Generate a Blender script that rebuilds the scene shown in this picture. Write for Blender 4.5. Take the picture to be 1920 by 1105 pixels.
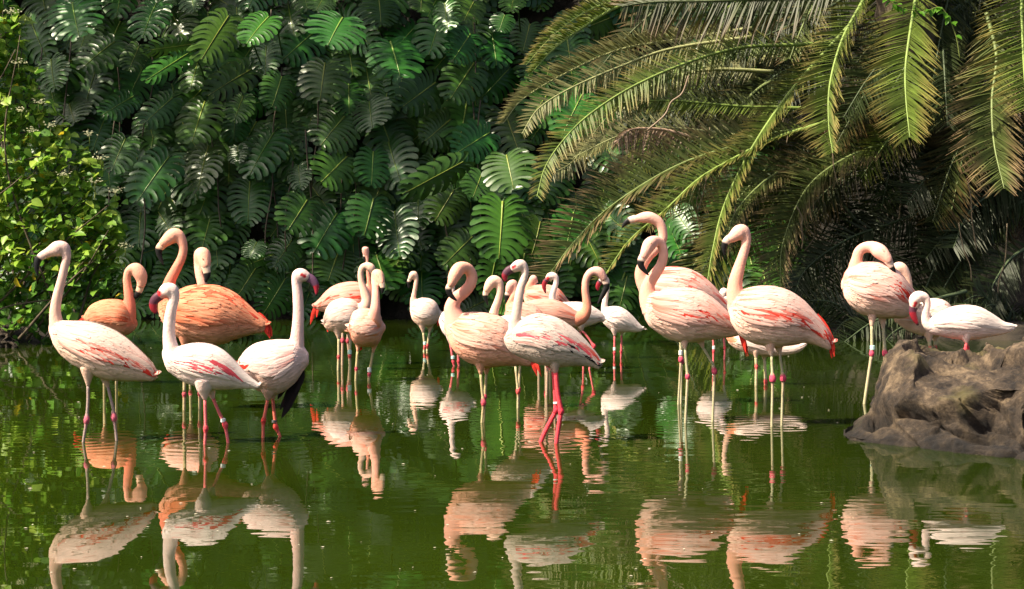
import bpy, math, random
import numpy as np
from mathutils import Vector, noise as mnoise

random.seed(7); np.random.seed(7)
for _o in list(bpy.data.objects): bpy.data.objects.remove(_o)
scene = bpy.context.scene
COL = scene.collection

# ------------------------------------------------------------------ camera, sky, sun, exposure
F = 2667.0          # focal length in photo pixels (50 mm on a 36 mm wide frame, 1920 px)
HC = 1.016          # camera height above the water, m
YH = 510.0          # horizon row in the photo
cam_d = bpy.data.cameras.new('camera'); cam = bpy.data.objects.new('camera', cam_d); COL.objects.link(cam)
cam_d.lens = 50.0; cam_d.sensor_width = 36.0; cam_d.clip_start = 0.1; cam_d.clip_end = 2000
cam.location = (0, 0, HC); cam.rotation_euler = (math.radians(90), 0, 0)
cam_d.shift_y = -(552.5 - YH) / 1920.0
scene.camera = cam
SUN_DIR = Vector((-0.58, -0.30, 0.75)).normalized()      # towards the sun: high on the left, a little behind the viewer
world = bpy.data.worlds.new('World'); scene.world = world; world.use_nodes = True
wn = world.node_tree; bgn = wn.nodes['Background']
sky = wn.nodes.new('ShaderNodeTexSky'); sky.sky_type = 'NISHITA'; sky.sun_disc = False
sky.sun_elevation = math.asin(SUN_DIR.z); sky.sun_rotation = math.atan2(SUN_DIR.x, SUN_DIR.y)
sky.dust_density = 5.0; sky.ozone_density = .3; sky.air_density = .6
wn.links.new(sky.outputs[0], bgn.inputs[0]); bgn.inputs[1].default_value = 0.105
sun_d = bpy.data.lights.new('sun', 'SUN'); sun = bpy.data.objects.new('sun', sun_d); COL.objects.link(sun)
sun_d.energy = 5.0; sun_d.angle = math.radians(0.5); sun_d.color = (1.0, 0.88, 0.68)
sun.rotation_euler = SUN_DIR.to_track_quat('Z', 'Y').to_euler(); sun.location = SUN_DIR * 60
scene.view_settings.view_transform = 'Standard'; scene.view_settings.look = 'None'
scene.view_settings.exposure = 0.95; scene.view_settings.gamma = 1.0
scene.render.engine = 'CYCLES'
scene.cycles.max_bounces = 4; scene.cycles.diffuse_bounces = 2; scene.cycles.glossy_bounces = 2; scene.cycles.transmission_bounces = 3
scene.cycles.caustics_reflective = False; scene.cycles.caustics_refractive = False

# ------------------------------------------------------------------ helpers
def P(px, py, d):
    """a point at distance d seen at photo pixel (px, py)"""
    return np.array(((px - 960.0) * d / F, d, HC - (py - YH) * d / F))
def dist_of(py): return F * HC / (py - YH)
CROPS = {'A': (40, 420, 2.51), 'B': (260, 420, 2.511), 'C': (560, 440, 3.453), 'D': (800, 470, 2.833),
         'E': (1150, 380, 2.909), 'F': (1560, 430, 2.456), 'G': (890, 470, 6.0), 'H': (930, 570, 5.525), 'I': (1320, 520, 5.02),
         'M1': (0, 0, 2.762), 'M3': (450, 0, 2.762), 'M4': (450, 280, 3.2), 'P5': (900, 0, 2.455), 'P6': (1400, 0, 2.402),
         'P7': (1400, 350, 3.158), 'N': (0, 0, 1.0)}
def cpx(c, x, y):
    x0, y0, s = CROPS[c]; return x0 + x / s, y0 + y / s
def sstep(a, b, x):
    t = np.clip((x - a) / (b - a), 0, 1); return t * t * (3 - 2 * t)
def fbm(v, octv=4, s=1.0):
    r = 0; a = 1.0; p = Vector(v) * s
    for _ in range(octv):
        r += a * mnoise.noise(p); p = p * 2.03 + Vector((3.1, 1.7, 5.3)); a *= 0.5
    return r
def catmull(pts, n):
    """resample rows of pts (k x m) through a Catmull-Rom curve, n per span"""
    p = np.asarray(pts, float); k = len(p)
    if k < 3:
        t = np.linspace(0, 1, n * (k - 1) + 1)[:, None]; return p[0] * (1 - t) + p[-1] * t
    e = np.vstack([2 * p[0] - p[1], p, 2 * p[-1] - p[-2]]); out = []
    for i in range(k - 1):
        p0, p1, p2, p3 = e[i:i + 4]
        t = np.linspace(0, 1, n, endpoint=False)[:, None]
        out.append(.5 * ((2 * p1) + (p2 - p0) * t + (2 * p0 - 5 * p1 + 4 * p2 - p3) * t ** 2 + (3 * p1 - p0 - 3 * p2 + p3) * t ** 3))
    out.append(p[-1:]); return np.vstack(out)

class MB:
    """collects verts / faces / colours for one mesh object"""
    def __init__(s): s.v = []; s.f = []; s.c = []; s.m = []; s.n = 0
    def add(s, v, f, c=None, m=0):
        v = np.asarray(v, float).reshape(-1, 3)
        s.v.append(v); s.f.extend([tuple(i + s.n for i in q) for q in f]); s.m.extend([m] * len(f))
        if c is None: c = (1, 1, 1)
        c = np.asarray(c, float)
        if c.ndim == 1: c = np.tile(c[:3], (len(v), 1))
        s.c.append(c[:, :3]); s.n += len(v)
    def verts(s): return np.vstack(s.v)
    def cols(s): return np.vstack(s.c)
    def mesh(s, name, mats, smooth=True):
        me = bpy.data.meshes.new(name); me.from_pydata(s.verts().tolist(), [], s.f)
        setcol(me, s.cols())
        for m in (mats if isinstance(mats, (list, tuple)) else [mats]): me.materials.append(m)
        if any(s.m): me.polygons.foreach_set('material_index', s.m)
        if smooth: me.polygons.foreach_set('use_smooth', [True] * len(me.polygons))
        me.update(); return me
    def obj(s, name, mats, parent=None, smooth=True, loc=None):
        o = bpy.data.objects.new(name, s.mesh(name, mats, smooth)); COL.objects.link(o)
        if parent: o.parent = parent
        if loc is not None: o.location = loc
        return o
def setcol(me, cols):
    a = me.color_attributes.new('Col', 'FLOAT_COLOR', 'POINT')
    cc = np.ones((len(cols), 4)); cc[:, :3] = cols; a.data.foreach_set('color', cc.ravel())
def empty(name, loc=(0, 0, 0)):
    o = bpy.data.objects.new(name, None); COL.objects.link(o); o.location = tuple(loc); o.empty_display_size = .2; return o
def tag(o, label=None, cat=None, group=None, kind=None):
    if label: o['label'] = label
    if cat: o['category'] = cat
    if group: o['group'] = group
    if kind: o['kind'] = kind
    return o
def frames(c):
    """parallel-transport frames along polyline c"""
    t = np.gradient(c, axis=0); t /= np.linalg.norm(t, axis=1)[:, None] + 1e-9
    u = np.cross(t[0], (0, 1, 0))
    if np.linalg.norm(u) < .1: u = np.cross(t[0], (1, 0, 0))
    U = []
    for i in range(len(c)):
        u = u - t[i] * np.dot(u, t[i]); u = u / (np.linalg.norm(u) + 1e-9); U.append(u.copy())
    U = np.array(U); return t, U, np.cross(t, U)
def tube(mb, c, r, nseg=8, col=None, lat=1.0, m=0):
    """closed tapered tube; lat scales the second (depth) radius"""
    c = np.asarray(c, float); r = np.broadcast_to(np.asarray(r, float), (len(c),)); lat = np.broadcast_to(np.asarray(lat, float), (len(c),))
    t, U, V = frames(c); a = np.linspace(0, 2 * math.pi, nseg, endpoint=False)
    ring = c[:, None, :] + r[:, None, None] * (np.cos(a)[None, :, None] * U[:, None, :] + lat[:, None, None] * np.sin(a)[None, :, None] * V[:, None, :])
    v = ring.reshape(-1, 3); n = len(c); f = []
    for i in range(n - 1):
        for j in range(nseg):
            k = (j + 1) % nseg; f.append((i * nseg + j, i * nseg + k, (i + 1) * nseg + k, (i + 1) * nseg + j))
    v = np.vstack([v, c[0] - t[0] * r[0] * .4, c[-1] + t[-1] * r[-1] * .4]); A = n * nseg
    for j in range(nseg):
        k = (j + 1) % nseg; f.append((A, k, j)); f.append((A + 1, (n - 1) * nseg + j, (n - 1) * nseg + k))
    if col is not None:
        col = np.asarray(col, float)
        if col.ndim == 2: col = np.vstack([np.repeat(col, nseg, axis=0), col[:1], col[-1:]])
    mb.add(v, f, col, m)
def lin(h):
    """sRGB 0-255 triple to linear"""
    x = np.asarray(h, float) / 255; return np.where(x < .04045, x / 12.92, ((x + .055) / 1.055) ** 2.4)

# ------------------------------------------------------------------ materials
def new_mat(name):
    m = bpy.data.materials.new(name); m.use_nodes = True; nt = m.node_tree
    return m, nt, nt.nodes['Principled BSDF'], nt.nodes['Material Output']
def nd(nt, typ, **kw):
    n = nt.nodes.new(typ)
    for k, v in kw.items():
        if k.startswith('i_'):
            key = k[2:]; key = int(key) if key.isdigit() else key.replace('_', ' ')
            n.inputs[key].default_value = v
        else: setattr(n, k, v)
    return n
def mat_col(name, rough=.7, bump_scale=40, bump=.15, stretch=(1, 1, 1), var=.25, var_scale=6, transl=0.0, sss=0.0, spec=.4, bdist=.01):
    """material driven by the mesh colour attribute with procedural mottling and relief"""
    m, nt, b, out = new_mat(name); L = nt.links.new
    at = nd(nt, 'ShaderNodeAttribute', attribute_name='Col')
    tc = nd(nt, 'ShaderNodeTexCoord'); mp = nd(nt, 'ShaderNodeMapping'); mp.inputs['Scale'].default_value = stretch
    L(tc.outputs['Object'], mp.inputs[0])
    n1 = nd(nt, 'ShaderNodeTexNoise', i_Scale=var_scale, i_Detail=5.0)
    L(mp.outputs[0], n1.inputs['Vector'])
    mr = nd(nt, 'ShaderNodeMapRange', i_1=.3, i_2=.7, i_3=1 - var, i_4=1 + var * .6); L(n1.outputs[0], mr.inputs[0])
    mx = nd(nt, 'ShaderNodeVectorMath', operation='SCALE'); L(at.outputs['Color'], mx.inputs[0]); L(mr.outputs[0], mx.inputs['Scale'])
    L(mx.outputs[0], b.inputs['Base Color'])
    b.inputs['Roughness'].default_value = rough; b.inputs['Specular IOR Level'].default_value = spec
    if sss: b.inputs['Subsurface Weight'].default_value = sss; b.inputs['Subsurface Radius'].default_value = (.03, .012, .008); b.inputs['Subsurface Scale'].default_value = .5
    if bump:
        n2 = nd(nt, 'ShaderNodeTexNoise', i_Scale=bump_scale, i_Detail=4.0); L(mp.outputs[0], n2.inputs['Vector'])
        bp = nd(nt, 'ShaderNodeBump', i_Strength=bump, i_Distance=bdist); L(n2.outputs[0], bp.inputs['Height']); L(bp.outputs[0], b.inputs['Normal'])
    if transl:
        tr = nd(nt, 'ShaderNodeBsdfTranslucent'); ms = nd(nt, 'ShaderNodeMixShader', i_0=transl)
        L(mx.outputs[0], tr.inputs[0]); L(b.outputs[0], ms.inputs[1]); L(tr.outputs[0], ms.inputs[2]); L(ms.outputs[0], out.inputs[0])
    return m
def mat_noise(name, c1, c2, c3, scale=2.0, rough=.9, bump=.5, bscale=12, bdist=.05, lo=.35, hi=.65):
    m, nt, b, out = new_mat(name); L = nt.links.new
    tc = nd(nt, 'ShaderNodeTexCoord')
    n1 = nd(nt, 'ShaderNodeTexNoise', i_Scale=scale, i_Detail=9.0, i_Roughness=.65); L(tc.outputs['Object'], n1.inputs['Vector'])
    cr = nd(nt, 'ShaderNodeValToRGB'); e = cr.color_ramp.elements
    e[0].position = lo; e[0].color = (*c1, 1); e[1].position = hi; e[1].color = (*c3, 1); x = e.new((lo + hi) / 2); x.color = (*c2, 1)
    L(n1.outputs[0], cr.inputs[0]); L(cr.outputs[0], b.inputs['Base Color']); b.inputs['Roughness'].default_value = rough
    n2 = nd(nt, 'ShaderNodeTexNoise', i_Scale=bscale, i_Detail=8.0, i_Roughness=.7); L(tc.outputs['Object'], n2.inputs['Vector'])
    bp = nd(nt, 'ShaderNodeBump', i_Strength=bump, i_Distance=bdist); L(n2.outputs[0], bp.inputs['Height']); L(bp.outputs[0], b.inputs['Normal'])
    return m
M_plume = mat_col('plumage', rough=.85, bump_scale=70, bump=.25, stretch=(1, 1, 1), var=.12, var_scale=12, transl=.0, sss=.12, spec=.15, bdist=.012)
M_feather = mat_col('wing_feathers', rough=.8, bump_scale=60, bump=.2, stretch=(.5, 1, 2), var=.10, var_scale=14, transl=.15, spec=.15)
M_beak = mat_col('beak_horn', rough=.45, bump_scale=80, bump=.05, var=.08, spec=.2)
M_eye = mat_col('eye', rough=.1, bump=0, var=0, spec=.6)
M_ring = mat_col('leg_ring_plastic', rough=.4, bump=0, var=.05)
M_palm = mat_col('palm_leaflets', rough=.5, bump_scale=8, bump=.1, var=.3, var_scale=3, transl=.30, spec=.4)
M_rachis = mat_col('palm_rachis', rough=.55, bump_scale=20, bump=.2, var=.25, var_scale=5)
M_bush = mat_col('bush_leaf', rough=.42, bump_scale=10, bump=.1, var=.25, var_scale=2.0, transl=.46, spec=.35)
M_wood = mat_noise('twig_bark', (.05, .035, .02), (.09, .065, .04), (.14, .11, .07), scale=8, bscale=40, bdist=.01)
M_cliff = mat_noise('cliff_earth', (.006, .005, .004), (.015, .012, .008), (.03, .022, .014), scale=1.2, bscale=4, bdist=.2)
M_bank = mat_noise('bank_earth', (.012, .009, .006), (.024, .018, .011), (.042, .03, .018), scale=1.4, bscale=9, bdist=.08)
M_ground = mat_noise('ground_soil', (.03, .03, .015), (.05, .05, .022), (.08, .075, .04), scale=.6, bscale=6, bdist=.05)

def make_leaf_mat():
    m, nt, b, out = new_mat('monstera_leaf'); L = nt.links.new
    at = nd(nt, 'ShaderNodeAttribute', attribute_name='Col'); oi = nd(nt, 'ShaderNodeObjectInfo')
    hs = nd(nt, 'ShaderNodeHueSaturation', i_Saturation=1.12)
    h = nd(nt, 'ShaderNodeMapRange', i_3=.445, i_4=.498); L(oi.outputs['Random'], h.inputs[0]); L(h.outputs[0], hs.inputs['Hue'])
    ml = nd(nt, 'ShaderNodeMath', operation='MULTIPLY', i_1=7.31); L(oi.outputs['Random'], ml.inputs[0])
    fr = nd(nt, 'ShaderNodeMath', operation='FRACT'); L(ml.outputs[0], fr.inputs[0])
    v = nd(nt, 'ShaderNodeMapRange', i_3=.7, i_4=1.35); L(fr.outputs[0], v.inputs[0]); L(v.outputs[0], hs.inputs['Value'])
    L(at.outputs['Color'], hs.inputs['Color'])
    tc = nd(nt, 'ShaderNodeTexCoord'); n1 = nd(nt, 'ShaderNodeTexNoise', i_Scale=5.0, i_Detail=4.0); L(tc.outputs['Object'], n1.inputs['Vector'])
    mr = nd(nt, 'ShaderNodeMapRange', i_1=.3, i_2=.7, i_3=.78, i_4=1.2); L(n1.outputs[0], mr.inputs[0])
    mx = nd(nt, 'ShaderNodeVectorMath', operation='SCALE'); L(hs.outputs[0], mx.inputs[0]); L(mr.outputs[0], mx.inputs['Scale'])
    L(mx.outputs[0], b.inputs['Base Color']); b.inputs['Roughness'].default_value = .32; b.inputs['Specular IOR Level'].default_value = .45
    bp = nd(nt, 'ShaderNodeBump', i_Strength=.25, i_Distance=.02); L(n1.outputs[0], bp.inputs['Height']); L(bp.outputs[0], b.inputs['Normal'])
    tr = nd(nt, 'ShaderNodeBsdfTranslucent'); ms = nd(nt, 'ShaderNodeMixShader', i_0=.16)
    L(mx.outputs[0], tr.inputs[0]); L(b.outputs[0], ms.inputs[1]); L(tr.outputs[0], ms.inputs[2]); L(ms.outputs[0], out.inputs[0])
    return m
M_leaf = make_leaf_mat()

def make_water():
    m, nt, b, out = new_mat('green_pond_water'); L = nt.links.new
    tc = nd(nt, 'ShaderNodeTexCoord')
    n0 = nd(nt, 'ShaderNodeTexNoise', i_Scale=.35, i_Detail=3.0); L(tc.outputs['Object'], n0.inputs['Vector'])
    cr = nd(nt, 'ShaderNodeValToRGB'); e = cr.color_ramp.elements
    e[0].position = .3; e[0].color = (.011, .021, .0013, 1); e[1].position = .75; e[1].color = (.023, .038, .0022, 1)
    L(n0.outputs[0], cr.inputs[0]); L(cr.outputs[0], b.inputs['Base Color'])
    b.inputs['Roughness'].default_value = .012; b.inputs['IOR'].default_value = 1.333
    def wave(scale, sx, sy, detail, off):
        mp = nd(nt, 'ShaderNodeMapping'); mp.inputs['Scale'].default_value = (sx, sy, 1); mp.inputs['Location'].default_value = (off, off * .7, 0)
        L(tc.outputs['Object'], mp.inputs[0]); n = nd(nt, 'ShaderNodeTexNoise', i_Scale=scale, i_Detail=detail); L(mp.outputs[0], n.inputs['Vector']); return n
    w1 = wave(1.1, .8, 1.2, 1.0, 3.0); w2 = wave(3.2, .7, 1.4, 2.0, 11.0); w3 = wave(9.0, .6, 1.5, 1.0, 5.0)
    mk = wave(.33, 1, .8, 1.0, 21.0)      # patches of ruffled water
    mkr = nd(nt, 'ShaderNodeMapRange', i_1=.42, i_2=.66, i_3=.12, i_4=1.0); L(mk.outputs[0], mkr.inputs[0])
    def mul(a, k):
        x = nd(nt, 'ShaderNodeMath', operation='MULTIPLY'); L(a, x.inputs[0])
        if isinstance(k, float): x.inputs[1].default_value = k
        else: L(k, x.inputs[1])
        return x.outputs[0]
    def add(a, c):
        x = nd(nt, 'ShaderNodeMath', operation='ADD'); L(a, x.inputs[0]); L(c, x.inputs[1]); return x.outputs[0]
    h = add(mul(w1.outputs[0], WAVE[0]), mul(add(mul(w2.outputs[0], WAVE[1]), mul(w3.outputs[0], WAVE[2])), mkr.outputs[0]))
    for (rx, ry) in RINGS:      # faint rings spreading from wading legs
        dn_ = nd(nt, 'ShaderNodeVectorMath', operation='DISTANCE'); L(tc.outputs['Object'], dn_.inputs[0]); dn_.inputs[1].default_value = (rx, ry, 0)
        sn = nd(nt, 'ShaderNodeMath', operation='SINE'); L(mul(dn_.outputs['Value'], 46.0), sn.inputs[0])
        ex = nd(nt, 'ShaderNodeMath', operation='POWER', i_0=.06); L(dn_.outputs['Value'], ex.inputs[1])
        h = add(h, mul(mul(sn.outputs[0], ex.outputs[0]), .0003))
    bp = nd(nt, 'ShaderNodeBump', i_Strength=1.0, i_Distance=1.0); L(h, bp.inputs['Height']); L(bp.outputs[0], b.inputs['Normal'])
    return m
RINGS = [((px - 960) * F * HC / (py - YH) / F, F * HC / (py - YH)) for px, py in [(160, 828), (388, 832), (426, 834), (497, 820), (905, 792), (1018, 828), (1043, 832), (1284, 792), (1338, 790), (1445, 800), (1468, 800), (680, 715), (970, 768)]]
WAVE = (.0018, .0018, .0004)
M_water = make_water()

# ------------------------------------------------------------------ the setting: ground, pond, cliff, banks
mb = MB(); NX = 90
gx = np.concatenate([np.linspace(-600, -42, 8), np.linspace(-38, 38, 60), np.linspace(42, 600, 8)])
gy = np.concatenate([np.linspace(-500, -34, 8), np.linspace(-30, 60, 70), np.linspace(64, 800, 8)])
X, Y = np.meshgrid(gx, gy); rr = np.maximum(np.abs(X) / 27.0, np.abs(Y - 11) / 25.0)
Z = -0.30 + .9 * sstep(.93, 1.06, rr)
f = [(j * len(gx) + i, j * len(gx) + i + 1, (j + 1) * len(gx) + i + 1, (j + 1) * len(gx) + i) for j in range(len(gy) - 1) for i in range(len(gx) - 1)]
mb.add(np.dstack([X, Y, Z]).reshape(-1, 3), f); tag(mb.obj('ground', M_ground), 'earth ground and pond bed under the water', kind='structure')
mb = MB(); mb.add([(-27, -14, 0), (27, -14, 0), (27, 36, 0), (-27, 36, 0)], [(0, 1, 2, 3)])
tag(mb.obj('water', M_water, smooth=False), 'still green pond water mirroring birds and leaves', kind='structure')

WALL_TOP = 9.6
def wall_y(x, z):
    y = 31.2 - 5.0 * sstep(3.5, 9.0, x) + .06 * z
    return y
mb = MB(); xs = np.linspace(-24, 24, 150); zs = np.linspace(-.6, WALL_TOP, 46); v = []
for z in zs:
    for x in xs:
        v.append((x, float(wall_y(x, z)) + .5 * fbm((x, 3, z), 5, .55), z + .35 * mnoise.noise(Vector((x * .4, 0, z))) * (z > 8)))
nz0 = len(zs)
for k, (dy, dz) in enumerate([(2, .4), (6, .6), (14, .2), (26, -2)]):
    for x in xs: v.append((x, float(wall_y(x, WALL_TOP)) + dy, WALL_TOP + dz + .3 * fbm((x, k, 1), 3, .3)))
n = len(xs); f = [(j * n + i, j * n + i + 1, (j + 1) * n + i + 1, (j + 1) * n + i) for j in range(nz0 + 3) for i in range(n - 1)]
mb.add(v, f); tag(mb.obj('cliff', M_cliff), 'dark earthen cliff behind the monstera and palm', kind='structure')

def mound(name, cx, cy, rx, ry, h, mat, label, seed, p=1.4):
    mb = MB(); N = 56; v = []; g = np.linspace(-1.15, 1.15, N)
    for b_ in g:
        for a_ in g:
            r = math.hypot(a_, b_); z = h * max(0, 1 - r ** 2) ** (1 / p) - .35 * max(0, min(1, (r - .8) / .3))
            x, y = cx + a_ * rx, cy + b_ * ry
            z += .16 * h ** .5 * fbm((x, y, seed), 5, .8); v.append((x, y, z))
    f = [(j * N + i, j * N + i + 1, (j + 1) * N + i + 1, (j + 1) * N + i) for j in range(N - 1) for i in range(N - 1)]
    mb.add(v, f); return tag(mb.obj(name, mat), label, kind='structure')
mound('bank', 9.8, 24.4, 5.6, 4.2, .32, M_bank, 'brown earth bank beneath the palm', 3.0)
mound('shore', -10.0, 21.8, 3.6, 2.6, .55, M_bank, 'low dark shore beneath the leafy bush', 8.0)

# ------------------------------------------------------------------ unseen trees added on the cliff top to shade the leafy wall
M_shade_canopy = mat_col('shade_tree_foliage', rough=.5, bump=0, var=.3, var_scale=1.0, transl=.25, spec=.3)
rngt = np.random.RandomState(4)
for ti, (tx, ty, tzc, rx_, ry_, rz_, nl) in enumerate([(-18.0, 28.0, 11.2, 3.2, 3.0, 1.7, 2600), (-13.4, 27.4, 10.8, 3.0, 2.7, 1.6, 2600), (-9.0, 28.0, 11.4, 2.8, 2.5, 1.5, 2300), (-4.9, 27.5, 10.9, 2.7, 2.6, 1.5, 2300), (-.9, 28.2, 11.3, 2.4, 2.4, 1.5, 1900)]):
    base = np.array((tx + .4, 33.5, WALL_TOP + .2)); tr_ = empty('tree', base)
    tag(tr_, ['unseen shade tree added above the cliff, leftmost of the row', 'unseen shade tree added above the cliff, second from the left', 'unseen shade tree added above the cliff, middle of the row', 'unseen shade tree added above the cliff, second nearest the palm', 'unseen shade tree added above the cliff nearest the palm'][ti], 'tree', 'added shade trees along the cliff top')
    cc = np.array((tx, ty, tzc)); tm = MB(); pth = catmull(np.array([base - (0, 0, .8), base + (0, -.6, .9), (base + cc) / 2 + (0, 0, .5), cc]) - base, 5); tube(tm, pth, np.linspace(.26, .07, len(pth)), 9, (.09, .07, .05))
    for q in range(7):
        e = cc + np.array((rngt.uniform(-.8, .8) * rx_, rngt.uniform(-.8, .8) * ry_, rngt.uniform(-.3, .7) * rz_)) - base; tube(tm, catmull(np.array([pth[-6], (pth[-6] + e) / 2 + (0, 0, .3), e]), 4), np.linspace(.07, .02, 9), 6, (.09, .07, .05))
    tm.obj('trunk', M_wood, tr_)
    ncl = 46; cl = rngt.normal(size=(ncl, 3)); cl /= np.linalg.norm(cl, axis=1)[:, None]; cl *= (rngt.uniform(.25, 1, ncl) ** .5)[:, None]; cl = cc + cl * (rx_, ry_, rz_)
    pos = cl[rngt.randint(0, ncl, nl)] + rngt.normal(size=(nl, 3)) * (.38, .38, .26); dr = rngt.normal(size=(nl, 3)); dr /= np.linalg.norm(dr, axis=1)[:, None]; up = rngt.normal(size=(nl, 3)) * .5 + (0, 0, 1); sv = np.cross(dr, up); sv /= np.linalg.norm(sv, axis=1)[:, None] + 1e-9
    Lf = rngt.uniform(.16, .34, nl)[:, None]; V4 = np.stack([pos, pos + dr * Lf * .5 + sv * Lf * .34, pos + dr * Lf, pos + dr * Lf * .5 - sv * Lf * .34], 1) - base
    tmc = MB(); cl_ = np.array((.05, .10, .02)) * rngt.uniform(.6, 1.4, (nl, 1)); tmc.add(V4.reshape(-1, 3), [(i * 4, i * 4 + 1, i * 4 + 2, i * 4 + 3) for i in range(nl)], np.repeat(cl_, 4, axis=0)); tag(tmc.obj('crown', M_shade_canopy, tr_), kind='stuff')

# ------------------------------------------------------------------ monstera
def monstera_mesh(seed):
    rnd = random.Random(seed); mb = MB(); n_l = rnd.choice([10, 11, 12]); droop = rnd.uniform(.18, .42); fold = rnd.uniform(.05, .2); tipc = rnd.uniform(.05, .35); wid = rnd.uniform(.92, 1.05)
    g0 = np.array((.024, .092, .020))
    def outline(th):
        s = math.sin(th); return np.array((wid * .52 * abs(s) ** .82, .40 + .60 * math.cos(th)))
    TH = math.radians(163)
    for sd in (-1, 1):
        ths = np.linspace(0.03, TH, n_l + 1); ths[1:-1] += np.array([rnd.uniform(-.05, .05) for _ in range(n_l - 1)])
        for i in range(n_l):
            ta, tb = ths[i], ths[i + 1]; tc_ = (ta + tb) / 2; ld = rnd.uniform(-.06, .10); ll = rnd.uniform(.93, 1.04); rho0 = rnd.uniform(.20, .32); gap = rnd.uniform(.46, .62)
            rows = [0, .12, .25, .4, .55, .7, .85, .95, 1.0]; v = []; c = []
            for rho in rows:
                if rho < rho0: g = 1.0
                elif rho < .55: g = 1 + (gap - 1) * (rho - rho0) / (.55 - rho0)
                elif rho < .86: g = gap + (.80 - gap) * (rho - .55) / .31
                else: g = .80 * math.sqrt(max(0.05, 1 - ((rho - .86) / .15) ** 2)) 
                for k, q in enumerate((-1, 0, 1)):
                    th = tc_ + q * (tb - ta) / 2 * g
                    thm = tc_ + q * (tb - ta) / 2
                    ym = .94 * (1 - thm / TH) ** 1.05 if thm < TH else 0
                    e = outline(th) * (1, 1); m0 = np.array((.008, ym)); R = rho * (ll if 0 < i else 1)
                    p = m0 * (1 - R) + e * R; p[1] -= .10 * math.sin(math.pi * min(1, R)) * (0.4 + math.sin(th)) * .6
                    x, y = p
                    z = fold * x * .9 - droop * x * x * 1.6 - tipc * max(0, y) ** 2 * .55 + ld * rho ** 2 * .6 - (.016 * math.sin(math.pi * min(1, rho)) if q == 0 else 0)
                    v.append((sd * x, y, z)); kk = .86 + .3 * (1 - rho) + (.25 if q == 0 else 0); c.append(g0 * kk)
            f = []
            for r in range(len(rows) - 1):
                for k in range(2):
                    a = r * 3 + k; q = (a, a + 1, a + 4, a + 3); f.append(q if sd > 0 else q[::-1])
            mb.add(v, f, c)
    ys = np.linspace(-.02, .93, 9); mc = np.array([(0, y, -tipc * max(0, y) ** 2 * .55 + .006) for y in ys])
    tube(mb, mc, np.linspace(.017, .004, 9), 5, (.22, .34, .09))
    return mb.mesh('monstera_leaf', M_leaf)
LEAVES = [monstera_mesh(100 + i) for i in range(8)]
mon_back = empty('monstera_plant', (-3, 31, 0)); tag(mon_back, 'monstera covering the shaded cliff with big split dark green leaves', 'monstera')
mon_front = empty('monstera_plant', (-.2, 28.6, 0)); tag(mon_front, 'sunlit monstera bulging out of the leafy wall beside the palm frond tips', 'monstera')
petioles = {mon_back: MB(), mon_front: MB()}
def place_leaf(plant, b, t, w, d, tilt, rng, roll=None):
    """b, t: leaf base and tip in photo px at distance d; tilt: how far the blade looks up (deg)"""
    A = P(b[0], b[1], d); T = P(t[0], t[1], d); ax = T - A; Lp = np.linalg.norm(ax); ax /= Lp
    tl = math.radians(tilt)
    # lean the blade: the tip comes forward so that the upper face looks up and out
    y_ax = ax * math.cos(tl) + np.array((0, -1, 0)) * math.sin(tl); y_ax /= np.linalg.norm(y_ax)
    nrm = np.array((0, -1, 0)) * math.cos(tl) - ax * math.sin(tl)
    r = math.radians(rng.uniform(-22, 22) if roll is None else roll); x_ax = np.cross(y_ax, nrm)
    x2 = x_ax * math.cos(r) + nrm * math.sin(r); n2 = np.cross(x2, y_ax)
    L = Lp / max(.6, math.cos(tl)) ; W = w * d / F
    o = bpy.data.objects.new('leaf', rng.choice(LEAVES)); COL.objects.link(o); o.parent = plant
    from mathutils import Matrix
    sc = (W * 1.0, L, (W + L) / 2)
    loc = A - np.array(plant.location)
    M = Matrix(((x2[0] * sc[0], y_ax[0] * sc[1], n2[0] * sc[2], loc[0]), (x2[1] * sc[0], y_ax[1] * sc[1], n2[1] * sc[2], loc[1]), (x2[2] * sc[0], y_ax[2] * sc[1], n2[2] * sc[2], loc[2]), (0, 0, 0, 1)))
    o.matrix_local = M
    # petiole back to the cliff
    E = A + np.array((rng.uniform(-.3, .3), 1.0 + (31 - d) * .55, rng.uniform(-.5, -.1)))
    mid = (A + E) / 2 + np.array((0, 0, .28)); base = np.array(plant.location)
    tube(petioles[plant], catmull(np.array([A, mid, E]) - base, 4), .018, 5, (.05, .10, .03))
rng = random.Random(21)
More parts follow.
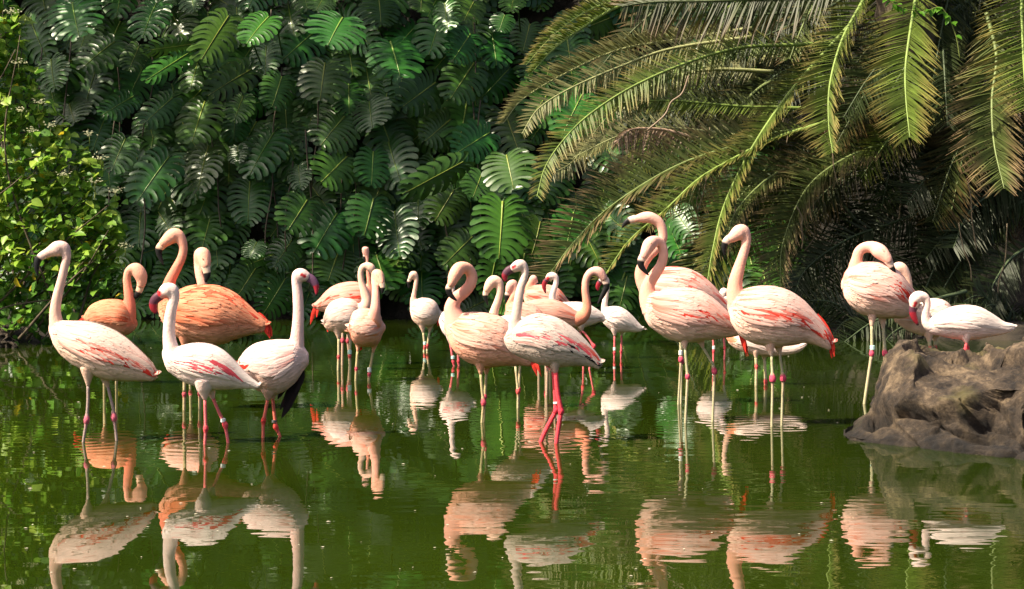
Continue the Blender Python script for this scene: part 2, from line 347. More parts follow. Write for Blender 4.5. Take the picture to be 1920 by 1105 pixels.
TL = [  # crop, base, tip, width, lit amount
 ('M1', (375, 20), (450, 205), 300, .6), ('M1', (810, 20), (770, 215), 230, .5), ('M1', (990, -30), (1010, 60), 170, .3), ('M1', (1180, 90), (1120, 355), 230, 1),
 ('M1', (1390, 90), (1300, 235), 210, 1), ('M1', (590, 220), (450, 365), 240, .2), ('M1', (265, 310), (290, 470), 220, .1), ('M1', (720, 240), (690, 380), 150, .3),
 ('M1', (990, 230), (800, 290), 120, 1), ('M1', (970, 280), (800, 450), 140, 1), ('M1', (1300, 360), (1110, 515), 190, .3), ('M1', (690, 500), (545, 610), 160, .3),
 ('M1', (1060, 530), (1020, 755), 260, .1), ('M1', (890, 510), (760, 650), 170, .3), ('M1', (360, 540), (400, 640), 220, 0), ('M1', (650, 720), (600, 890), 210, .4),
 ('M1', (870, 820), (740, 1050), 250, .4), ('M1', (1080, 760), (1040, 995), 220, .2), ('M1', (1370, 760), (1310, 920), 230, .1), ('M1', (1260, 500), (1230, 630), 170, .4),
 ('M1', (560, 880), (580, 970), 160, 0), ('M1', (1230, 760), (1240, 850), 120, .2),
 ('M3', (530, 95), (470, 240), 330, 1), ('M3', (780, 220), (850, 415), 300, .8), ('M3', (440, 330), (420, 535), 270, .2), ('M3', (215, 400), (180, 570), 190, .2),
 ('M3', (135, 240), (140, 400), 180, .1), ('M3', (720, 0), (740, 140), 220, .1), ('M3', (940, -20), (940, 70), 140, .4), ('M3', (1060, 20), (1080, 175), 170, .4),
 ('M3', (1210, 10), (1160, 130), 170, .6), ('M3', (1190, 180), (1110, 320), 200, .3), ('M3', (1370, 80), (1340, 170), 140, .4), ('M3', (1010, 430), (850, 570), 240, .1),
 ('M3', (1210, 330), (1090, 530), 240, .1), ('M3', (670, 530), (690, 680), 250, 0), ('M3', (545, 600), (420, 760), 280, .1), ('M3', (175, 690), (60, 920), 240, .2),
 ('M3', (550, 815), (430, 955), 260, .2), ('M3', (690, 790), (690, 975), 200, 0), ('M3', (770, 740), (840, 970), 260, 0), ('M3', (1090, 620), (960, 740), 220, 0),
 ('M3', (1290, 690), (1120, 800), 240, .1), ('M4', (800, 300), (760, 525), 300, .3), ('M4', (400, 310), (310, 490), 280, .4), ('M4', (580, 390), (450, 625), 330, .1),
 ('M4', (930, 380), (960, 640), 280, .1), ('M4', (590, 620), (530, 800), 340, 0), ('M4', (820, 640), (900, 840), 320, 0), ('M4', (1390, 530), (1220, 700), 240, 0),
 ('M4', (310, 550), (210, 715), 210, 0), ('M4', (90, 720), (0, 890), 230, 0), ('M4', (270, 780), (150, 1000), 250, 0), ('M4', (60, 200), (60, 450), 270, 0),
 ('M4', (100, 560), (60, 650), 170, .2), ('M4', (350, 100), (370, 240), 160, .1), ('M3', (330, -40), (360, 60), 150, .5), ('M3', (440, -20), (400, 60), 170, .8), ('M3', (1420, -20), (1400, 80), 150, .7)]
done = []
for (c, b, t, w, lit) in TL:
    B_, T_ = cpx(c, *b), cpx(c, *t); s = CROPS[c][2]; d = 30.2 - 3.5 * lit ** 1.5 + rng.uniform(-.15, .15)
    place_leaf(mon_back, B_, T_, w / s, d, 24 + 22 * lit + rng.uniform(-8, 8), rng); done.append(((B_[0] + T_[0]) / 2, (B_[1] + T_[1]) / 2))
for (c, b, t, w, d, tl) in [('M4', (1330, 80), (985, 290), 190, 26.0, 34), ('M4', (1600, 40), (1640, 240), 350, 25.8, 42), ('M4', (1575, 320), (1560, 665), 380, 26.1, 24),
                            ('M4', (1280, 250), (1170, 440), 260, 27.9, 20), ('M4', (1800, 440), (1760, 640), 260, 28.0, 35), ('M4', (1450, 150), (1400, 300), 220, 26.9, 40),
                            ('E', (330, 40), (420, 200), 190, 26.4, 40), ('E', (300, 120), (360, 290), 190, 26.6, 35), ('N', (1150, 205), (1100, 245), 90, 27.0, 45), ('N', (1090, 180), (1050, 260), 90, 27.6, 30),
                            ('N', (1075, 400), (1060, 470), 80, 27.4, 30), ('N', (985, 470), (970, 545), 90, 29.2, 15), ('N', (930, 480), (915, 560), 70, 29.3, 12)]:
    B_, T_ = cpx(c, *b), cpx(c, *t); place_leaf(mon_front, B_, T_, w / CROPS[c][2], d, tl, rng); done.append(((B_[0] + T_[0]) / 2, (B_[1] + T_[1]) / 2))
cnt = 0; tries = 0; own = []
while cnt < 236 and tries < 9000:
    tries += 1; x = rng.uniform(-60, 1420); y = rng.uniform(-170, 585)
    if y > 440 + 60 * math.sin(x * .011) and rng.random() < .45: continue
    if any(abs(x - q[0]) < 40 and abs(y - q[1]) < 34 for q in own) or any(math.hypot(x - q[0], y - q[1]) < 26 for q in done): continue
    own.append((x, y)); cnt += 1; a = rng.gauss(.15, .45); Lf = rng.uniform(58, 92); dx, dy = -math.sin(a) * Lf, math.cos(a) * Lf
    place_leaf(mon_back, (x - dx / 2, y - dy / 2), (x + dx / 2, y + dy / 2), Lf * rng.uniform(.95, 1.2), min(30.75, float(wall_y((x - 960) * 30 / F, 2)) - .5) + rng.uniform(-.25, .2), rng.uniform(8, 40), rng)
deep = MB(); dl = [(np.array([v.co[:] for v in m_.vertices]), [tuple(p.vertices) for p in m_.polygons], np.array([c_.color[:3] for c_ in m_.color_attributes['Col'].data])) for m_ in LEAVES]
for k in range(230):      # the deepest layer of leaves, close to the cliff
    x = rng.uniform(-120, 1480); y = rng.uniform(-220, 560); d = float(wall_y((x - 960) * 30 / F, 2)) - .55 + rng.uniform(-.1, .15); a = rng.gauss(.1, .5); Lm = rng.uniform(.7, 1.15); tl = math.radians(rng.uniform(5, 40))
    ax = np.array((-math.sin(a), 0, -math.cos(a))); ya = ax * math.cos(tl) + np.array((0, -1, 0)) * math.sin(tl); nm = np.array((0, -1, 0)) * math.cos(tl) - ax * math.sin(tl); xa = np.cross(ya, nm)
    V_, F_, C_ = rng.choice(dl); deep.add(V_[:, :1] * xa * Lm + V_[:, 1:2] * ya * Lm + V_[:, 2:] * nm * Lm + P(x, y, d) - np.array(mon_back.location), F_, C_ * rng.uniform(.7, 1.2))
tag(deep.obj('inner_leaves', M_leaf, mon_back), kind='stuff')
for k in range(22):      # aerial roots hanging down the cliff
    x = rng.uniform(40, 1000); y0 = rng.uniform(-60, 380); ln = rng.uniform(120, 330); d = rng.uniform(29.8, 30.5); m_ = MB(); sw = rng.uniform(-30, 30)
    tube(m_, catmull(np.array([P(x + sw * q * q + 5 * math.sin(5 * q + k), y0 + ln * q, d) for q in np.linspace(0, 1, 6)]) - np.array(mon_back.location), 3), .016, 5, (.10, .075, .05)); m_.obj('aerial_root', M_rachis, mon_back)
for pl, m_ in petioles.items(): tag(m_.obj('stems', M_rachis, pl), kind='stuff')

# ------------------------------------------------------------------ palm
PX, PD = 7.6, 24.6; CROWN = np.array((6.2, 22.6, 6.1))
palm = empty('palm_tree', (PX, PD, .6)); tag(palm, 'large palm arching long feathery fronds over the pond from the right', 'palm tree')
palm_o = np.array((PX, PD, .6))
mb = MB(); tz = np.linspace(-.3, 5.5, 40); rr_ = .42 + .05 * np.sin(tz * 14) + .08 * sstep(4.2, 5.5, tz)
tube(mb, np.array([(.04 * math.sin(z) - 1.4 * sstep(1, 5.5, z), -2.0 * sstep(1, 5.5, z), z) for z in tz]), rr_, 18, (.09, .065, .04)); mb.obj('trunk', M_wood, palm)
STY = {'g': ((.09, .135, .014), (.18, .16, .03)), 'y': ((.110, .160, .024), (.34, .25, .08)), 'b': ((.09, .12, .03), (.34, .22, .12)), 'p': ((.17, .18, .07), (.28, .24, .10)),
       'd': ((.028, .046, .012), (.05, .06, .016)), 'w': ((.26, .17, .11), (.33, .22, .15)), 'o': ((.04, .055, .012), (.18, .10, .035))}  # 'd': shade under the palm put into the leaflet colour
def frond(path, leaf_len, fa, fb, style, rng, taper=1.0, space=.027, droop=.12, fwd=.62, start=.06, parent=palm, name='frond', o3=palm_o, rad=.022):
    """path: n x 3 world curve; fa / fb: share of each leaflet row's length that lies in the image-facing plane (signed)"""
    c = catmull(path, 12); seg = np.linalg.norm(np.diff(c, axis=0), axis=1); S = np.concatenate([[0], np.cumsum(seg)]); LT = S[-1]
    mr = MB(); tube(mr, c - o3, np.interp(S / LT, [0, .3, 1], [rad * 1.5, rad, .006]), 6, np.array(STY[style][0]) * 1.7 + .03)
    ro = mr.obj(name, M_rachis, parent)
    ml = MB(); n = int(LT / space); cb, ct = (np.array(x) for x in STY[style]); hue = rng.uniform(.85, 1.15)
    vs = []; cs = []
    for i in range(n):
        u = start + (1 - start) * i / n; s = u * LT
        p = np.array([np.interp(s, S, c[:, k]) for k in range(3)]); p2 = np.array([np.interp(min(LT, s + .05), S, c[:, k]) for k in range(3)])
        if s + .05 >= LT: p2 = c[-1] + (c[-1] - c[-2]); p = c[-1] if s >= LT else p
        t = p2 - p; t /= np.linalg.norm(t) + 1e-9
        per = np.array((-t[2], 0, t[0])); nn = np.linalg.norm(per); per = per / nn if nn > .05 else np.array((1., 0, 0))
        prof = (min(1, .35 + u * 3.0)) * (1 - max(0, (u - .55) / .45) ** 2 * .62) 
        for side, fr in ((1, fa), (-1, fb)):
            if rng.random() < .035: continue
            L = leaf_len * 1.2 * prof * rng.uniform(.8, 1.1)
            ip = per * side * abs(fr) * (-1 if (fr < 0 and side > 0) else 1); dep = np.array((0, -1, 0)) * math.sqrt(max(0, 1 - fr * fr)) * (1 if side > 0 else -1) * .8
            fw = fwd * rng.uniform(.75, 1.2) * (1 + .9 * max(0, u - .7)); dirv = ip + dep + t * fw; dirv /= np.linalg.norm(dirv)
            dirv += np.array((rng.gauss(0, .05), rng.gauss(0, .05), rng.gauss(0, .05)))
            wv = np.cross(dirv, np.cross(t, dirv)); wv = t - dirv * np.dot(t, dirv); wv /= np.linalg.norm(wv) + 1e-9
            nv = np.cross(dirv, wv); w = .016 * rng.uniform(.8, 1.2) * (L / .55) ** .4; wv2 = wv * math.cos(.7) + nv * math.sin(.7) * rng.choice((-1, 1))
            pts = []
            dr = droop * rng.uniform(.5, 1.6)
            for q, ww in ((0, .5), (.35, 1), (.7, .7), (1, .06)):
                cpt = p + dirv * L * q + np.array((0, 0, -1)) * dr * L * q * q
                pts.append(cpt - wv2 * w * ww); pts.append(cpt + wv2 * w * ww)
            br = hue * rng.uniform(.75, 1.25); tipk = rng.uniform(.5, 1.3) * (.5 + .8 * u)
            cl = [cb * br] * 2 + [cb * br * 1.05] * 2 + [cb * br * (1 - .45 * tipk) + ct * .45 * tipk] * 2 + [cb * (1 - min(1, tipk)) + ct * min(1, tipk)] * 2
            vs.append(np.array(pts) - o3); cs.append(np.array(cl))
    for v, cl in zip(vs, cs): ml.add(v, [(0, 1, 3, 2), (2, 3, 5, 4), (4, 5, 7, 6)], np.clip(cl, 0, 1))
    lo = ml.obj('leaflets', M_palm, ro); tag(lo, kind='stuff'); return ro
rng = random.Random(5)
FR = [  # crop, pixel path (towards the tip), distance at start / end, leaflet px, fa (left of travel, i.e. below when going left), fb, style
 ('P5', [(900, -60), (640, 0), (480, 60), (330, 170), (212, 300)], 22.0, 20.6, 70, -.9, -.75, 'y'),
 ('P5', [(900, -40), (640, 30), (440, 150), (330, 235), (238, 335)], 21.6, 20.2, 75, -.8, -.7, 'g'),
 ('P5', [(1250, 130), (900, 185), (640, 230), (400, 335), (200, 455), (105, 570)], 22.5, 21.0, 95, -.7, -.95, 'p'),
 ('P5', [(1250, 170), (880, 225), (650, 305), (420, 405), (270, 500), (193, 615)], 22.3, 20.7, 90, .8, -.85, 'p'),
 ('P5', [(1700, 190), (1473, 205), (1200, 220), (950, 290), (700, 400), (500, 530), (380, 650), (300, 770), (262, 905)], 22.0, 19.6, 100, .9, -.85, 'y'),
 ('P5', [(1700, -40), (1400, -10), (1050, 5), (800, 10), (655, 30)], 21.5, 20.5, 185, .98, -.4, 'o'),
 ('P5', [(1600, 590), (1380, 610), (1180, 670), (950, 745), (750, 850), (560, 985), (420, 1130), (300, 1290)], 22.0, 19.5, 200, .12, -.95, 'b'),
 ('P5', [(1600, 560), (1350, 640), (1150, 740), (1000, 830), (850, 970), (690, 1105), (560, 1290)], 21.5, 19.2, 115, .05, -.9, 'y'),
 ('N', [(1600, 40), (1500, 150), (1440, 230), (1392, 310), (1356, 390), (1336, 470), (1324, 545)], 22.0, 19.4, 44, .25, -.95, 'y'),
 ('P6', [(560, -80), (520, 10), (430, 180), (375, 380), (370, 560), (388, 690)], 21.5, 19.8, 150, .15, -.98, 'y'),
 ('P6', [(770, -90), (760, 0), (740, 120), (716, 300), (718, 450), (735, 620)], 21.0, 19.6, 175, .65, -.95, 'y'),
 ('P6', [(1270, -150), (1240, 0), (1242, 150), (1250, 330), (1265, 500)], 20.5, 19.2, 190, .6, -.98, 'y'),
 ('P6', [(1080, 60), (1125, 250), (1105, 450), (1115, 650), (1160, 850)], 20.8, 19.4, 190, .5, -.98, 'b'),
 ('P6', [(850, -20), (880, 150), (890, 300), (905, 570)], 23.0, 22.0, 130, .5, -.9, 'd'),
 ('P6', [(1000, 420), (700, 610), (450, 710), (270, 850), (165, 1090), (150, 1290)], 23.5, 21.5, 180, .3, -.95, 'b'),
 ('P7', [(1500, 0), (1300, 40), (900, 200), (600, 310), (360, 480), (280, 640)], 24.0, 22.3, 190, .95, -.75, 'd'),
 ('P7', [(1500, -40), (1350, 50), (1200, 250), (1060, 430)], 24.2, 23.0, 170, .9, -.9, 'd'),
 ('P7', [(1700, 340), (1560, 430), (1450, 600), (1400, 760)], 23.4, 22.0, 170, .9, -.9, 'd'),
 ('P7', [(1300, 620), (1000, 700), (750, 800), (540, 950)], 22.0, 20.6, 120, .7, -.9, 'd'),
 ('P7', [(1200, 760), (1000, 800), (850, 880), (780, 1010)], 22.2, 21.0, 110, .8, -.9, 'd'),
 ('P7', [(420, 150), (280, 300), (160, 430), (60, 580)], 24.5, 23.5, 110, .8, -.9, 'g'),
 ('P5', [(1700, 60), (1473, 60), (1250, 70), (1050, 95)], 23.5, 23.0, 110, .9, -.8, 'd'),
 ('P5', [(1600, 420), (1400, 440), (1100, 480), (850, 520), (640, 570)], 23.4, 22.4, 130, .9, -.8, 'd'),
 ('P5', [(1500, 500), (1200, 490), (900, 465), (700, 470), (575, 490)], 22.6, 21.6, 95, .7, -.8, 'g'),
 ('P5', [(1000, 640), (860, 600), (760, 592), (690, 600), (632, 650)], 21.6, 21.0, 100, .8, -.3, 'w'),
 ('P5', [(1300, 640), (1000, 600), (800, 590), (640, 625), (430, 725)], 22.3, 21.0, 110, .5, -.8, 'p'),
 ('P5', [(1350, 330), (1100, 320), (900, 350), (700, 450), (560, 570), (430, 740), (330, 800)], 22.9, 21.0, 110, .9, -.8, 'p'),
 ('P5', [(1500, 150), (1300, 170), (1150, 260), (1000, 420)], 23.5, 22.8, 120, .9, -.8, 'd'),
 ('P5', [(1600, 700), (1400, 780), (1280, 860), (1170, 990), (1130, 1150)], 23.0, 21.3, 110, .5, -.9, 'b'),
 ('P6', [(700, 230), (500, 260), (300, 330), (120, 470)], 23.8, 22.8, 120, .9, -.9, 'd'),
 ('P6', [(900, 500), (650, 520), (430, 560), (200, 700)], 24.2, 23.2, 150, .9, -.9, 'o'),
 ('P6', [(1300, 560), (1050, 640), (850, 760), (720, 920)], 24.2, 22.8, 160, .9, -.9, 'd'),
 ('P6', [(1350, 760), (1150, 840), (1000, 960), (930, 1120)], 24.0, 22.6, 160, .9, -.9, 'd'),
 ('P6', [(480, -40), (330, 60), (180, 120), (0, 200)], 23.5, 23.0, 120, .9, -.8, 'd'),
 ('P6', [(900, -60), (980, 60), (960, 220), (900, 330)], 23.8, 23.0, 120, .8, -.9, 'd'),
]
for (c, pts, d0, d1, ll, fa, fb, st) in FR:
    s = CROPS[c][2]; n = len(pts); path = [P(*cpx(c, *q), d0 + (d1 - d0) * (i / (n - 1)) ** 1.3) for i, q in enumerate(pts)]
    frond(np.array(path), ll / s * (d0 + d1) / 2 / F, fa, fb, st, rng, droop=.10 if st not in 'w' else .8)
for k in range(34):      # the rest of the crown, over and behind the frame's upper edge
    az = rng.uniform(0, 2 * math.pi); el = rng.uniform(.15, 1.2); LN = rng.uniform(3.6, 5.0); dh = np.array((math.cos(az), math.sin(az), 0)); pts = []
    for q in np.linspace(0, 1, 6):
        r = LN * q; pts.append(CROWN + dh * (r * math.cos(el) * (1 - .12 * q)) + np.array((0, 0, r * math.sin(el) - .62 * LN * q * q * (.5 + .7 * math.cos(el)))))
    pts = np.array(pts)
    scr = [(960 + p[0] / p[1] * F, YH - (p[2] - HC) / p[1] * F) for p in pts[2:]]
    if any(x < 1500 and y > 10 for x, y in scr) or (dh[1] < -.2 and any(y > 30 for x, y in scr)): 
        pts[:, 2] += 1.3 * np.linspace(0, 1, 6)
        scr = [(960 + p[0] / p[1] * F, YH - (p[2] - HC) / p[1] * F) for p in pts[2:]]
        if any(y > 0 and x < 1900 for x, y in scr) and dh[1] < .3: continue
    frond(pts, .5, .8, -.8, 'g' if k % 2 else 'd', rng, space=.05)
for k in range(62):      # the inner fronds behind the bright ones, mostly with shade in their colour
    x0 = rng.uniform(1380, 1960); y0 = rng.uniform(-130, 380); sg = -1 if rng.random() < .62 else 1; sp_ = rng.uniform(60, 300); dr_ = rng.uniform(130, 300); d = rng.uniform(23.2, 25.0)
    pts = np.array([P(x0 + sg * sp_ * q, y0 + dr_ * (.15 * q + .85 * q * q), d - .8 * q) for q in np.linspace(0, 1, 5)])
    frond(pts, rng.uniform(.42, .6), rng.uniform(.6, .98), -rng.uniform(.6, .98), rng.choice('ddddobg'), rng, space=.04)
for k in range(16):      # dead aerial strands hanging under the crown
    x = rng.uniform(1290, 1900); y0 = rng.uniform(180, 420); ln = rng.uniform(60, 190); d = rng.uniform(21.5, 23.5); m_ = MB()
    pp = [P(x + rng.uniform(-6, 6) + 14 * math.sin(q * 2 + k), y0 + ln * q, d) - palm_o for q in np.linspace(0, 1, 5)]
    tube(m_, catmull(np.array(pp), 4), .010, 5, (.20, .15, .09)); m_.obj('dry_strand', M_rachis, palm)
m_ = MB(); pp = [P(*cpx('P5', *q), 20.8) - palm_o for q in [(960, 350), (930, 430), (880, 470), (850, 530), (770, 600)]]
tube(m_, catmull(np.array(pp), 6), .014, 5, (.24, .17, .11)); m_.obj('dry_strand', M_rachis, palm)
# low dark understorey fronds on the bank under the palm
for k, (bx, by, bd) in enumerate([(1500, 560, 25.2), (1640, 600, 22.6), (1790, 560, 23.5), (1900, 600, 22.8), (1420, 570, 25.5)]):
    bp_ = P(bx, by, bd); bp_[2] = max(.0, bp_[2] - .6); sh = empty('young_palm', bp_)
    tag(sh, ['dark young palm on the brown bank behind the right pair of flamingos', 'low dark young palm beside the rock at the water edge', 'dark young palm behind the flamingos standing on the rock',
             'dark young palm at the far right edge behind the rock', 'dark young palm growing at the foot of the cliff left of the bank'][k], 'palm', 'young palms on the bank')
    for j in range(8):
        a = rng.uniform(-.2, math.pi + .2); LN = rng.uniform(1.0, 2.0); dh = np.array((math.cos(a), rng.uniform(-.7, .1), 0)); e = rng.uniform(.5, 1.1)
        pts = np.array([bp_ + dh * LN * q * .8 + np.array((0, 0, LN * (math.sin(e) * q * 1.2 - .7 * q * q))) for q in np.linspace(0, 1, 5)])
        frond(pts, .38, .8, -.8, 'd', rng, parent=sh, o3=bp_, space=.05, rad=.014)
# creeper with small bright leaves caught on a frond
cr = empty('creeper', P(1700, -20, 19.3)); cro = np.array(cr.location); tag(cr, 'small bright green creeper trailing over the hanging palm fronds', 'creeper')
def small_leaf(mb, p, dirv, nrm, L, W, col):
    dirv = dirv / np.linalg.norm(dirv); sv = np.cross(dirv, nrm); sv /= np.linalg.norm(sv) + 1e-9; nn = np.cross(sv, dirv)
    q = [p, p + dirv * L * .3 + sv * W * .48 + nn * W * .10, p + dirv * L * .35 - nn * W * .05, p + dirv * L * .3 - sv * W * .48 + nn * W * .10,
         p + dirv * L * .7 + sv * W * .34 + nn * W * .03, p + dirv * L * .7 - nn * L * .08, p + dirv * L * .7 - sv * W * .34 + nn * W * .03, p + dirv * L - nn * L * .16]
    mb.add(q, [(0, 1, 2), (0, 2, 3), (1, 4, 5, 2), (2, 5, 6, 3), (4, 7, 5), (5, 7, 6)], col)
m_ = MB(); path = catmull(np.array([P(x, y, 19.3) - cro for x, y in [(1640, -30), (1680, 10), (1730, 22), (1765, 15), (1790, 60), (1800, 110)]]), 8); tube(m_, path, .007, 5, (.12, .15, .03)); m_.obj('stem', M_rachis, cr)
for i in range(46):
    p = path[rng.randrange(len(path) - 10 if i < 38 else len(path))]; m_ = MB()
    small_leaf(m_, np.zeros(3), np.array((rng.gauss(0, 1), rng.gauss(-.3, .6), rng.gauss(-.3, .8))), np.array((rng.gauss(0, .3), -.6, .8)), .11, .07, (.10, .26, .015))
    o = m_.obj('leaf', M_bush, cr); o.location = p

# ------------------------------------------------------------------ leafy bush on the left
bush = empty('leafy_bush', (-7.6, 20.4, .2)); tag(bush, 'sunlit yellow-green leafy bush at the left water edge', 'bush'); bo = np.array(bush.location)
rng = random.Random(11)
def bush_edge(y): return np.interp(y, [-60, 0, 30, 80, 180, 240, 290, 370, 450, 520, 590, 620], [15, 22, 35, 48, 78, 120, 165, 215, 228, 232, 225, 150])
lm = []
for v_ in range(5):
    m_ = MB(); g = [(.30, .47, .05), (.22, .41, .045), (.40, .53, .07), (.11, .27, .03), (.62, .48, .03)][v_]
    small_leaf(m_, np.zeros(3), np.array((0, 1., 0)), np.array((0, 0, 1.)), 1.0, .72, g); lm.append(m_.mesh('leaf', M_bush))
twigs = MB(); leaves_far = MB(); nleaf = 0; cand = []
for k in range(26):     # main stems
    x0 = rng.uniform(-120, 150); y0 = 636; yt = rng.uniform(-60, 560); xe = bush_edge(yt) - rng.uniform(4, 190); d = rng.uniform(19.2, 21.8)
    a = P(x0, y0, d); b_ = P(xe, yt, d + rng.uniform(-.9, .4)); mid = (a + b_) / 2 + np.array((rng.uniform(-.5, .3), rng.uniform(-.3, .3), rng.uniform(.1, .6)))
    tube(twigs, catmull(np.array([a, mid, b_]) - bo, 6), np.linspace(.022, .006, 13), 5)
def in_bush(x, y): return x < bush_edge(y)
spray = 0
while spray < 620:
    y = rng.uniform(-70, 625); x = rng.uniform(-70, 236)
    if not in_bush(x, y): continue
    if y > 470 and rng.random() < .25: continue
    edge = bush_edge(y) - x; d = 20.2 + rng.uniform(-.7, .5) * min(1, .35 + edge / 120); spray += 1
    a = P(x - rng.uniform(5, 40), y + rng.uniform(5, 35), d + .2); b_ = P(x, y, d); tube(twigs, np.array([a, b_]) - bo, np.array((.008, .004)), 4)
    ax = b_ - a; n = rng.randint(6, 10)
    for i in range(n):
        q = rng.random(); p = a + ax * (.25 + .8 * q) + np.array([rng.gauss(0, .06) for _ in range(3)])
        dv = np.array((rng.gauss(.15, .7), rng.gauss(-.35, .6), rng.gauss(-.25, .45))); nr = np.array((rng.gauss(-.5, .35), rng.gauss(-.5, .35), .8))
        L = rng.uniform(.09, .20); kind = 4 if rng.random() < .035 else rng.choices([0, 1, 2, 3], [4, 4, 2, 2])[0]
        if y > 500: kind = rng.choice([1, 3, 3]) if kind != 4 else 4
        cand.append((d - L * 6, p, dv, nr, L, kind))
cand.sort(key=lambda q: q[0])
from mathutils import Matrix
COLS = [(.30, .47, .05), (.22, .41, .045), (.40, .53, .07), (.11, .27, .03), (.62, .48, .03)]
for i, (_, p, dv, nr, L, kd) in enumerate(cand):
    if i < 290:
        y_ = Vector(dv).normalized(); x_ = y_.cross(Vector(nr)).normalized(); z_ = x_.cross(y_); l = p - bo
        o = bpy.data.objects.new('leaf', lm[kd]); COL.objects.link(o); o.parent = bush
        o.matrix_local = Matrix(((x_.x * L, y_.x * L, z_.x * L, l[0]), (x_.y * L, y_.y * L, z_.y * L, l[1]), (x_.z * L, y_.z * L, z_.z * L, l[2]), (0, 0, 0, 1)))
    else: small_leaf(leaves_far, p - bo, dv, nr, L, L * .72, COLS[kd])
tag(leaves_far.obj('foliage', M_bush, bush), kind='stuff'); tag(twigs.obj('twigs', M_wood, bush), kind='stuff')
for (x, y) in [(22, 25), (35, 120), (72, 195), (168, 255), (190, 300), (216, 362), (178, 345), (235, 465), (60, 250), (120, 330), (95, 240), (40, 210)]:
    m_ = MB()
    for i in range(26):
        p = np.array([rng.gauss(0, .045), rng.gauss(0, .045), abs(rng.gauss(0, .035))]); small_leaf(m_, p, np.array((rng.gauss(0, 1), rng.gauss(0, 1), .8)), np.array((.1, .2, 1.)), .03, .028, (.62, .62, .40))
    tube(m_, np.array([(0, 0, -.12), (0, 0, 0)]), .006, 4, (.15, .2, .04)); o = tag(m_.obj('flower_cluster', M_bush, bush), kind='stuff'); o.location = P(x, y, 19.4) - bo

# ------------------------------------------------------------------ rocks
def make_rock_mat():
    m, nt, b, out = new_mat('weathered_rock'); L = nt.links.new
    tc = nd(nt, 'ShaderNodeTexCoord')
    n1 = nd(nt, 'ShaderNodeTexNoise', i_Scale=6.0, i_Detail=12.0, i_Roughness=.74); L(tc.outputs['Object'], n1.inputs['Vector'])
    cr = nd(nt, 'ShaderNodeValToRGB'); e = cr.color_ramp.elements
    e[0].position = .38; e[0].color = (.016, .011, .008, 1); e[1].position = .65; e[1].color = (.32, .23, .14, 1); x = e.new(.51); x.color = (.095, .066, .042, 1)
    L(n1.outputs[0], cr.inputs[0])
    n3 = nd(nt, 'ShaderNodeTexNoise', i_Scale=2.0, i_Detail=6.0); L(tc.outputs['Object'], n3.inputs['Vector'])
    mm = nd(nt, 'ShaderNodeMapRange', i_1=.52, i_2=.66); L(n3.outputs[0], mm.inputs[0])
    mx = nd(nt, 'ShaderNodeMix', data_type='RGBA'); L(mm.outputs[0], mx.inputs[0]); L(cr.outputs[0], mx.inputs[6]); mx.inputs[7].default_value = (.20, .17, .055, 1)
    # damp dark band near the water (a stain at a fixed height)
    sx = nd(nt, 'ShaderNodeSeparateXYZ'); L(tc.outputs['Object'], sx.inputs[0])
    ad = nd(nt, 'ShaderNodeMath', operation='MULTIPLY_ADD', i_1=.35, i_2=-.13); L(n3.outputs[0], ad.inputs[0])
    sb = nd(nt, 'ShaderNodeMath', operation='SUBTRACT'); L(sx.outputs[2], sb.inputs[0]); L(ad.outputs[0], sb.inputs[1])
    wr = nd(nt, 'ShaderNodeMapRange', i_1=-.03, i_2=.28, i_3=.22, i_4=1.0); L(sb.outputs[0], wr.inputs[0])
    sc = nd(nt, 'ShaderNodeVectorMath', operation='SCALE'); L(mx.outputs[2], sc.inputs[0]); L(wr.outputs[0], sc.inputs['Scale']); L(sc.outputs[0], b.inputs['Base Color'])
    b.inputs['Roughness'].default_value = .9
    n2 = nd(nt, 'ShaderNodeTexNoise', i_Scale=26.0, i_Detail=9.0, i_Roughness=.75); L(tc.outputs['Object'], n2.inputs['Vector'])
    bp = nd(nt, 'ShaderNodeBump', i_Strength=1.0, i_Distance=.05); L(n2.outputs[0], bp.inputs['Height']); L(bp.outputs[0], b.inputs['Normal'])
    return m
M_rock = make_rock_mat()
